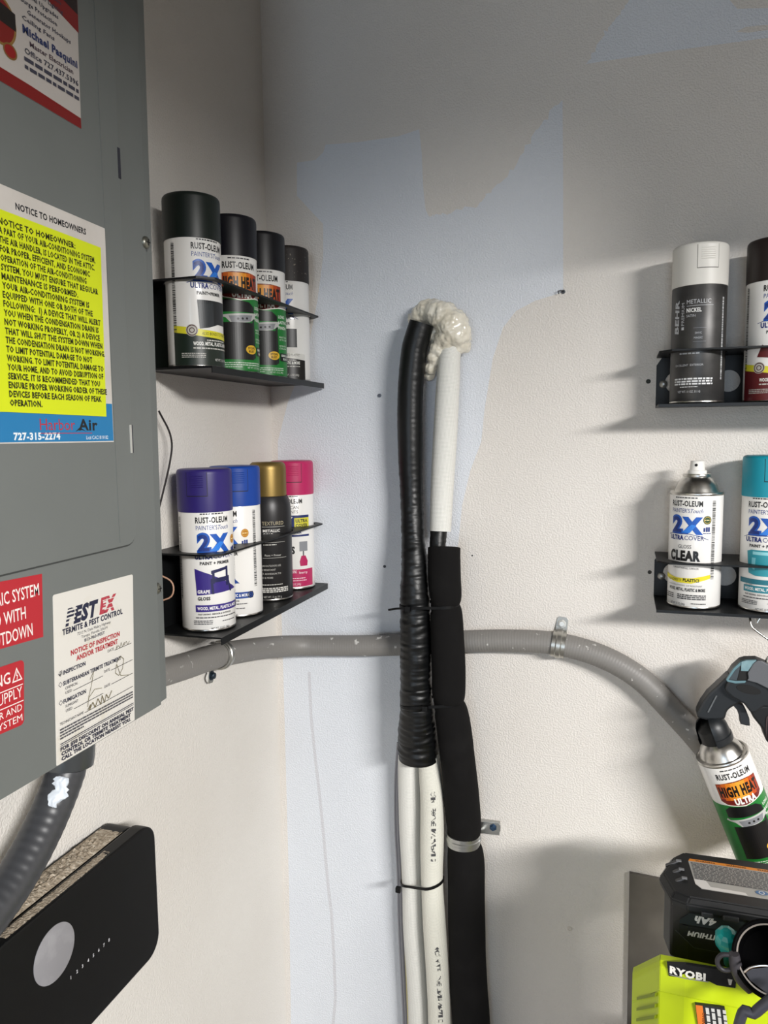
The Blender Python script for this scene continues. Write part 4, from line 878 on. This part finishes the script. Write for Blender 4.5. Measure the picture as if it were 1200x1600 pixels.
mb = MB(); mb.lathe([(.006, 0), (.0056, .001), (.0042, .0012), (.0042, .004), (0, .0042)], mat('#39506a', .35, .7), 6, M=Matrix.Translation((.0425, -c.y - .012, .0125)) @ Matrix.Rotation(PI / 2, 4, 'X'), smooth=False); mb.build('screw', t)

# small marks and fixings on the back wall ----------------------------
def dot(name, u, v, r, col, label, cat, depth=.0025, ridge=False):
    q = at(u, v, 0); mb = MB(); M = Matrix.Translation((q.x, -.0002, q.z)) @ Matrix.Rotation(PI / 2, 4, 'X')
    mb.lathe([(r, 0), (r * .9, depth * .6), (r * .55, depth), (r * .4, depth * .4), (0, depth * .4)], mat(col, .55, bump=(600, .4, .0004)), 14, M=M, smooth=False)
    return tag(mb.build(name), label, cat)
dot('wall_anchor', 593, 618, .0030, '#6f7580', 'small grey wall anchor left of the tape-wrapped pipe', 'wall anchor')
dot('screw_hole', 601, 885, .0024, '#4a4d52', 'small dark screw hole left of the taped pipe, above conduit', 'screw hole', .0012)
dot('screw_hole', 738, 868, .0012, '#3a3a3c', 'tiny dark nail hole just right of black foam top', 'nail hole', .0008)
dot('screw_hole', 1013, 596, .0032, '#2c332c', 'dark screw hole beside the upper right rack', 'screw hole', .0012)
dot('screw_hole', 1015, 894, .0028, '#3c3a34', 'dark screw hole beside the lower right rack', 'screw hole', .0012)
dot('wall_anchor', 890, 1451, .0040, '#cfc8bf', 'paint-covered plug low on the wall left of battery', 'wall anchor', .0012)
wa = dot('wall_anchor', 880, 456, .0030, '#55595e', 'wall anchor with a bent wire stub high on the wall', 'wall anchor')
q = at(880, 456, 0); tube('wire_stub', [(q.x, -.001, q.z), (q.x - .004, -.005, q.z + .002), (q.x - .007, -.006, q.z), (q.x - .006, -.004, q.z - .003)], .0008, mat('#5a5c5e', .4, .8), wa, 6)
# hanging spray gun and its can ---------------------------------------
GY = -.085
tilt = math.radians(21.5)
topp = at(1118, 1152, GY); ax = Vector((-math.sin(tilt), -.10, math.cos(tilt))).normalized()     # up the can
basep = topp - ax * .1735
d = (basep - CAM); d.z = 0; d.normalize()
zq = Vector((0, 0, 1)).rotation_difference(ax)
can = spray_can('green high heat spray can hanging tilted from a black trigger handle', tuple(basep), 0, WHITE, lab_highheat, kind='gun', rot=(0, 0, 0), group=None)
can.rotation_mode = 'QUATERNION'; can.rotation_quaternion = zq @ Matrix.Rotation(math.atan2(-d.x, d.y) + math.radians(20), 3, 'Z').to_quaternion()
gun = thing('spray_gun', 'black trigger handle clipped on the hanging green can', 'trigger handle', tuple(topp)); BP = mat('#1b1e21', .42, bump=(700, .12, .0003)); BPD = mat('#0a0b0c', .5)
Mh = zq.to_matrix().to_4x4()
mb = MB(); mb.lathe([(.0188, -.004), (.0214, -.004), (.0216, -.001), (.0216, .004), (.0206, .005), (.0204, .010), (.0196, .018), (.0165, .0255), (.0105, .0305), (0, .0325)], BP, 40, -1.15 + 1.1, -1.15 + 2 * PI - .35, M=Mh); mb.build('collar', gun)
mb = MB(); mb.lathe([(.0185, -.003), (.0185, .014), (.012, .022), (0, .026)], BPD, 32, M=Mh); mb.build('collar_inside', gun)
def gp(X, Y, y=GY): return at(1060 + X / 8.571, 1020 + Y / 8.571, y) - topp
def slab(name, pts, y0, y1, m, bev=.0015):
    ctr = [gp(X, Y, (y0 + y1) / 2) for X, Y in pts]
    fr = [Vector((q.x, y0 - topp.y, q.z)) for q in ctr]
    mb = MB(); mb.prism([tuple(q) for q in fr], (0, y1 - y0, 0), m, bev=bev); return mb.build(name, gun)
slab('arm', [(240, 830), (240, 760), (300, 640), (385, 520), (520, 395), (660, 262), (800, 330), (850, 620), (700, 690), (640, 740), (610, 850), (500, 860), (360, 860)], GY - .012, GY + .012, BP, .003)
slab('arm_rib', [(385, 790), (500, 570), (520, 575), (405, 800)], GY - .0135, GY - .011, mat('#5a5e60', .4), .0003)
slab('head', [(600, 425), (640, 340), (730, 200), (835, 108), (905, 90), (1050, 85), (1210, 150), (1320, 300), (1320, 680), (1110, 660), (1010, 740), (940, 740), (850, 620), (700, 540), (620, 470)], GY - .020, GY + .016, BP, .003)
slab('rim', [(636, 352), (735, 200), (835, 110), (850, 118), (845, 150), (760, 225), (668, 356), (760, 372), (905, 368), (890, 398), (760, 405), (650, 380)], GY - .0215, GY - .017, mat('#5f8089', .45), .0006)
slab('inner_wall', [(668, 352), (765, 225), (840, 130), (800, 290), (780, 365)], GY - .0209, GY - .018, mat('#3c454b', .5), .0002)
slab('recess', [(785, 365), (805, 280), (845, 140), (855, 230), (930, 245), (925, 335), (905, 366)], GY - .0212, GY - .018, mat('#070708', .7), .0002)
slab('tab', [(838, 112), (905, 94), (1045, 92), (1000, 140), (930, 240), (832, 236)], GY - .0225, GY - .017, mat('#6f8f97', .45, spots=('#82a0a6', 80, .5, .2)), .0006)
slab('top_plate', [(1000, 135), (1050, 96), (1110, 100), (1200, 150), (1320, 300), (1320, 560), (1200, 470), (1050, 395), (915, 360), (935, 330), (925, 260)], GY - .0240, GY - .017, mat('#5d5f63', .5, bump=(500, .4, .0004)), .001)
q0 = [(940 + 165 * math.cos(k) - 10 * math.sin(k), 490 + 55 * math.sin(k) + 38 * math.cos(k)) for k in [2 * PI * i / 28 for i in range(28)]]
slab('finger_hole', q0, GY - .0206, GY - .018, mat('#050506', .7), .0001)
slab('trigger', [(700, 670), (760, 640), (860, 680), (900, 750), (940, 850), (950, 955), (900, 950), (820, 930), (815, 850), (780, 750), (730, 690)], GY - .007, GY + .007, mat('#24262a', .4), .0012)
slab('grip', [(930, 720), (1100, 660), (1320, 650), (1320, 1250), (1260, 1200), (1200, 1170), (1150, 1130), (1120, 1040), (1100, 970), (980, 820)], GY - .014, GY + .014, mat('#0d0e10', .45), .003)
slab('grip_edge', [(1172, 900), (1180, 850), (1200, 840), (1192, 930), (1180, 1060), (1195, 1150), (1210, 1170), (1180, 1120), (1168, 1050)], GY - .0155, GY - .013, mat('#3a2c2c', .5), .0003)
# wire hook under the lower right rack
hk = thing('wire_hook', 'bent steel wire hook hanging from lower right rack', 'hook', tuple(at(1172, 955, -.08)))
ho = Vector(hk.location); z_ = ZRL - .006
P = [Vector((.7105, -.05, ZRL - .0045)), at(1172, 966, -.075), at(1174, 978, -.08), at(1182, 986, -.08), at(1200, 999, -.08), at(1224, 1016, -.08), at(1232, 1032, -.08), at(1222, 1048, -.08), at(1206, 1052, -.08), at(1198, 1042, -.085), at(1198, 1030, -.085), at(1206, 1022, -.085)]
tube('wire', [tuple(q - ho) for q in P], .0014, mat('#b9b7b0', .25, 1.), hk, 10, .002)
tube('wire_end', [tuple(Vector((.7245, -.075, ZRL - .0045)) - ho), tuple(at(1184, 962, -.08) - ho), tuple(at(1182, 975, -.08) - ho), tuple(at(1186, 968, -.08) - ho), tuple(at(1195, 958, -.08) - ho)], .0009, mat('#c9c7c0', .25, 1.), hk, 8, .002)

# battery in the charger ------------------------------------------------
BK = mat('#141517', .42, bump=(800, .12, .0003)); BK2 = mat('#0d0e10', .36); ZT = .98; YF = -.262
bt = thing('battery_pack', 'black power tool battery seated upside down in the lime charger', 'battery', (.665, -.215, .925)); bo = Vector(bt.location)
def bl(x, y, z): return (x - bo.x, y - bo.y, z - bo.z)
sl = [(.597, -.222), (.612, -.180), (.626, -.163), (.752, -.160), (.766, -.18), (.770, -.25), (.757, -.268), (.625, -.268), (.608, -.262)]
mb = MB(); bm = bmesh.new()
lo = [bm.verts.new(bl(.683 + (x - .683) * .985, y, .9655)) for x, y in sl]; hi0 = [bm.verts.new(bl(x, y, .9735)) for x, y in sl]; hi = [bm.verts.new(bl(.683 + (x - .683) * .94, -.214 + (y + .214) * .90, ZT)) for x, y in sl]
n = len(sl); bm.faces.new(lo); bm.faces.new(hi[::-1])
for a, b in ((lo, hi0), (hi0, hi)):
    for i in range(n): bm.faces.new((a[i], b[i], b[(i + 1) % n], a[(i + 1) % n]))
bmesh.ops.recalc_face_normals(bm, faces=bm.faces[:]); bmesh.ops.bevel(bm, geom=bm.edges[:], offset=.0015, segments=2, affect='EDGES'); mb.bm(bm, BK); mb.build('base_slab', bt)
mb = MB(); mb.prism([bl(x, y, .966) for x, y in ((.6035, -.225), (.615, -.185), (.63, -.17), (.75, -.17), (.762, -.25), (.755, -.2625), (.628, -.2625), (.609, -.255))], (0, 0, -.066), BK2, bev=.003); mb.build('body', bt)
mb = MB(); mb.prism([bl(x, y, .898) for x, y in ((.612, -.228), (.62, -.195), (.75, -.195), (.755, -.250), (.63, -.256), (.615, -.250))], (0, 0, -.06), BK2, bev=.002); mb.build('stem', bt)
# vent fins at the left end, clips along the front
for k in range(3):
    mb = MB(); y = -.198 - k * .018
    mb.prism([bl(.6055 + k * .002, y, ZT - .004), bl(.6200 + k * .002, y + .006, ZT + .0012), bl(.6200 + k * .002, y + .001, ZT + .0012), bl(.6055 + k * .002, y - .005, ZT - .004)], (0, 0, .0022), mat('#3a3b3e', .4), bev=.0004); f = mb.build('vent_fin', bt)
    mb = MB(); mb.box(bl(.6175 + k * .002, y + .0005, ZT + .0025), bl(.6235 + k * .002, y + .0045, ZT + .0038), mat('#77787a', .4), bev=.0004); mb.build('fin_tip', f)
for x0, x1 in ((.640, .652), (.662, .678), (.692, .704), (.716, .732)):
    mb = MB(); mb.box(bl(x0, -.2700, .9625), bl(x1, -.2640, .9685), mat('#3b3c3e', .45), bev=.0012); mb.build('clip', bt)
ft = lambda x, y, off: Vector(bl(x, y, ZT + .0003 + off))
mb = MB(); mb.prism([bl(x, y, ZT - .0002) for x, y in ((.6345, -.182), (.6320, -.188), (.6360, -.236), (.6420, -.2435), (.742, -.2435), (.748, -.236), (.748, -.188), (.742, -.182))], (0, 0, .0004), mat('#a9a7a2', .4)); lb = tag(mb.build('warning_label', bt), 'grey warning label with orange strip')
p = Print(ft, unit=1)
p.poly([(.634, -.182), (.632, -.1875), (.748, -.1875), (.742, -.182)], '#d9852a')
for k in range(3): p.text('WARNING', .640 + k * .034, -.1862, .0030, '#3a2210', w=.022, bold=.04)
for k in range(12): p.greek(.6345 + k * .0002, .746, -.1915 - k * .0031, .0018, '#4a4a4c', k)
p.poly([(.6352, -.226), (.6360, -.236), (.6420, -.2435), (.690, -.2435), (.688, -.2385), (.652, -.2375), (.648, -.226)], '#d9d6d2'); p.line(.648, -.2255, .72, -.2275, .0008, '#2a2a2c')
p.disc(.7055, -.2335, .0065, .0042, '#4a6f9a'); p.disc(.7195, -.2335, .0055, .0040, '#c98a78'); p.ring(.7055, -.2335, .0022, .0032, '#d9d6d2', 12)
p.build('label_print', lb)
YB = -.2626
fp = lambda x, z, off: Vector(bl(x, YB - off, z + .0165))
p = Print(fp, unit=1, rough=.5)
p.poly([(.618, .934), (.628, .944), (.694, .944), (.694, .930), (.618, .930)], '#1c2426'); p.poly([(.618, .9285), (.694, .9285), (.700, .905), (.634, .905), (.618, .918)], '#111314')
p.stroke([(.614, .921), (.634, .9035), (.705, .9035)], .0009, '#3a3c3e')
p.text('4Ah', .645, .9415, .0080, '#e6e4e0', w=.0225, bold=.06, shear=.25, flip=True, al='c')
p.text('18V', .672, .9235, .0085, '#e6e4e0', w=.020, bold=.05, shear=.25, flip=True, al='c'); p.text('LITHIUM', .6435, .9225, .0058, '#e6e4e0', w=.034, bold=.05, shear=.25, flip=True, al='c')
p.build('front_print', bt)
# charger
LIME = mat('#bcd00c', .40, spots=('#b3c60b', 20, .5, .3)); LIMED = mat('#7f8f10', .5)
ch = thing('battery_charger', 'lime green battery charger with black logo band and side vents', 'battery charger', (.66, -.31, .74)); co = Vector(ch.location)
def cl(x, y, z): return (x - co.x, y - co.y, z - co.z)
top_ = [(.5690, -.268, .8790), (.5955, -.312, .9320), (.620, -.3165, .9350), (.668, -.3150, .9330), (.745, -.311, .930)]
def shift(L_, dx, dy, dz): return [(x + dx, y + dy, z + dz) for x, y, z in L_]
lip_ = shift(top_, 0, -.0045, -.0045); mid_ = shift(top_, 0, -.0075, -.030); ml_ = shift(top_, 0, -.0050, -.0325); bot_ = [(x, y - .017, .705) for x, y, z in top_]
back_ = shift(top_, .001, .010, .0005); backn = [(x + .002, y + .0110, .835) for x, y, z in top_]
bx_ = (.592, .605, .620, .668, .745); backm = [(x, -.185, .835) for x in bx_]; backb = [(x, -.185, .705) for x in bx_]
rows = [backb, backm, backn, back_, top_, lip_, mid_, ml_, bot_]; bm = bmesh.new(); V = [[bm.verts.new(cl(*q)) for q in r] for r in rows]; K = len(rows)
for j in range(K):
    for i in range(4): bm.faces.new((V[j][i], V[j][i + 1], V[(j + 1) % K][i + 1], V[(j + 1) % K][i]))
bm.faces.new([V[j][0] for j in range(K)]); bm.faces.new([V[j][4] for j in range(K)][::-1])
bmesh.ops.recalc_face_normals(bm, faces=bm.faces[:]); bmesh.ops.bevel(bm, geom=[e for e in bm.edges if e.calc_face_angle(0) > .25], offset=.0018, segments=2, affect='EDGES', clamp_overlap=True)
mb = MB(); mb.bm(bm, LIME); mb.build('housing', ch)
def face(x, z, off):       # the front face, following its slight bow and batter
    pts = [q[:2] for q in top_]
    for (xa, ya), (xb, yb) in zip(pts[1:], pts[2:]):
        if x <= xb or xb == pts[-1][0]: y = ya + (yb - ya) * (x - xa) / (xb - xa); break
    return Vector(cl(x, y - .0045 - .003 * max(0, min(1, (.928 - z) / .025)) - off, z))
def fpx(u, v): q = at(u, v, -.3215); return (q.x, q.z)
def fslab(name, pts, m, th):
    mb = MB(); mb.prism([tuple(face(x, z, th)) for x, z in pts], (0, .004, 0), m); return mb.build(name, ch)
bd = fslab('logo_band', [fpx(960 + X / 5, 1480 + Y / 5) for X, Y in ((412, 143), (560, 133), (830, 178), (960, 205), (945, 322), (800, 296), (740, 266), (425, 232))], mat('#17181a', .45, spec=.3), .0012)
p = Print(lambda x, z, off: face(x, z, .0015 + off), unit=1, maxdx=.01)
a = fpx(960 + 432 / 5, 1480 + 205 / 5); b = fpx(960 + 712 / 5, 1480 + 247 / 5); p.text('RYOBI', a[0], a[1], .0078, '#e6e4dc', w=b[0] - a[0], bold=.05)
p.stroke([fpx(960 + 430 / 5, 1480 + 219 / 5), fpx(960 + 735 / 5, 1480 + 268 / 5)], .0009, '#8a8a86'); p.build('logo_print', bd)
fslab('indicator', [fpx(960 + X / 5, 1480 + Y / 5) for X, Y in ((885, 248), (922, 256), (912, 296), (895, 294))], mat('#c9c9c4', .4), .0018)
q = [fpx(960 + X / 5, 1480 + Y / 5) for X, Y in ((628, 428), (860, 462), (890, 640), (655, 640))]
fslab('caution_label', q, mat('#26282a', .5), .0012)
x0, z0_ = q[0]; p = Print(lambda x, z, off: face(x0 + x, z0_ + z, .0014 + off), unit=1, maxdx=.01); sk = (q[3][0] - q[0][0]) / (q[3][1] - q[0][1])
P_ = lambda x, z: (x + sk * z, z + x * (q[1][1] - q[0][1]) / (q[1][0] - q[0][0]))
p.poly([P_(.0004, -.0004), P_(.0072, -.0004), P_(.0072, -.040), P_(.0004, -.040)], '#d9762c'); p.text('WARNING', *P_(.0054, -.034), .0030, '#5a2a10', w=.026, rot=90, bold=.03)
for k in range(4):
    r_ = random.Random(k); z = -.002
    while z > -.036: e = r_.uniform(.003, .008); x_ = .0098 + k * .0055; p.poly([P_(x_, z), P_(x_ + .0032, z), P_(x_ + .0032, z - e), P_(x_, z - e)], '#c9c9c6'); z -= e + .0013
p.build('label_print', ch)
# vents on the chamfered left face
for k in range(4):
    def cf(t, z, o_):
        f_ = .0075 + (.866 - z) * .055; a = Vector((.5690, -.268 - f_, z)); b = Vector((.5955, -.312 - f_, z)); q = a + (b - a) * t; nn = Vector((-.856, -.516, 0))
        q = q + nn * o_; q.z = z + .042 * (t - .5); return q
    z = .876 - k * .0125; mb = MB(); mb.prism([tuple(cf(t, zz, .0022) - co) for t, zz in ((.25, z - .004), (.90, z - .001), (.92, z + .0030), (.25, z - .0005))], (.0034, .0021, 0), LIMED); mb.build('vent_slot', ch)
tube('power_cord', [cl(.580, -.262, .80), cl(.566, -.25, .795), cl(.5655, -.255, .76), cl(.560, -.26, .70), cl(.556, -.26, .62), cl(.57, -.24, .50)], .0030, mat('#0c0c0e', .4), ch, 10)
# grey board on the wall behind
gb = MB(); q0, q1 = at(983.5, 1363, -.004), at(1000, 1600, -.004)
gb.prism([(q0.x, -.0065, q0.z), (q0.x + .12, -.0065, q0.z - .006), (q0.x + .122, -.0065, .42), (q0.x + .003, -.0065, .42)], (0, .0062, 0), mat('#5c5853', .6, bump=(40, .3, .001), spots=('#6e6963', 14, .45, .3)), bev=.0006)
tag(gb.build('grey_board'), 'flat dark grey board on the wall behind the battery and charger', 'board')
# bench carrying the charger (below the frame)
bn = thing('workbench', 'plain wooden bench top below the charger', 'workbench', (.90, -.30, .70)); WD = mat('#8a6a48', .6, spots=('#74573a', 12, .45, .3))
mb = MB(); mb.box((-.31, -.20, -.035), (.60, .18, .004), WD, bev=.002); mb.build('bench_top', bn)
for x in (-.29, .54):
    for y in (-.18, .12):
        mb = MB(); mb.box((x, y, -.70), (x + .05, y + .05, -.034), WD, bev=.002); mb.build('leg', bn)
# magnifier-like ring tool and teal grip in front of the charger
RY = -.345; rc = at(1206, 1500, RY)
rg = thing('ring_tool', 'black tool with a chrome-rimmed round opening in front of charger', 'tool', tuple(rc)); nrm = (CAM - rc).normalized()
Mq = Vector((0, 0, 1)).rotation_difference(nrm).to_matrix().to_4x4()
mb = MB(); mb.lathe([(.0300, -.045), (.0345, -.030), (.0365, -.004), (.0362, .001), (.0345, .003), (.0325, .002), (.0318, -.002), (.0300, -.024), (.0270, -.036), (0, -.037)], mat('#030304', .7, spec=.05), 56, M=Mq); mb.build('bezel', rg)
mb = MB(); mb.lathe([(.0322, .0010), (.0318, .0026), (.0303, .0026), (.0300, -.0010)], mat('#c9c4c0', .2, 1.), 56, M=Mq, caps=False); mb.build('chrome_rim', rg)
def g2(u, v, y=RY): return at(u, v, y) - rc
tube('chrome_arc', [tuple(g2(u, v, -.362)) for u, v in ((1163, 1519), (1172, 1512), (1185, 1509), (1200, 1509), (1220, 1514))], .0011, mat('#c9c4c0', .2, 1.), rg, 8, .002)
tube('arm', [tuple(g2(1147, 1490)) + (.0050,), tuple(g2(1150, 1510)) + (.0062,), tuple(g2(1158, 1530)) + (.0060,), tuple(g2(1172, 1548)) + (.0040,)], None, mat('#3b383c', .5), rg, 14, .002)
tube('loop', [tuple(g2(1140, 1492)), tuple(g2(1128, 1492)), tuple(g2(1121, 1500)), tuple(g2(1123, 1510)), tuple(g2(1132, 1516)), tuple(g2(1144, 1515))], .0024, mat('#2c2a2e', .5), rg, 10, .002)
tube('strut', [tuple(Vector((.640, -.400, .709)) - rc), tuple(g2(1152, 1612, -.38)), tuple(g2(1180, 1582, -.38)), tuple(g2(1225, 1545, -.38))], .0050, mat('#3a3b44', .4), rg, 12, .004)
slp = [g2(u, v, -.358) for u, v in ((1172, 1532), (1165, 1520), (1174, 1514), (1200, 1511), (1240, 1520), (1240, 1578), (1200, 1554))]
mb = MB(); mb.prism([tuple(q) for q in slp], tuple(nrm * -.004), mat('#3c3d44', .5), bev=.0008); mb.build('shell', rg)
tl = thing('tool_grip', 'teal faceted knob beside the black ring-shaped tool', 'knob', tuple(at(1136, 1470, -.312))); to = Vector(tl.location)
mb = MB(); M = Matrix.Rotation(math.radians(-8), 4, 'Y') @ Matrix.Rotation(.5, 4, 'X'); n = 8
prof = [(.0001, .0165), (.0055, .0158), (.0095, .0130), (.0118, .0080), (.0122, .0020), (.0116, -.0060), (.0096, -.0120), (.0066, -.0150), (.0001, -.0152)]
mb.lathe(prof, mat('#149b96', .3, coat=.3), 9, M=M, smooth=False); mb.build('knob', tl)
mb = MB(); mb.lathe([(.0050, -.045), (.0052, -.016), (.0046, -.012), (.0001, -.012)], mat('#0e6a62', .35), 20, M=M); mb.build('shaft', tl)
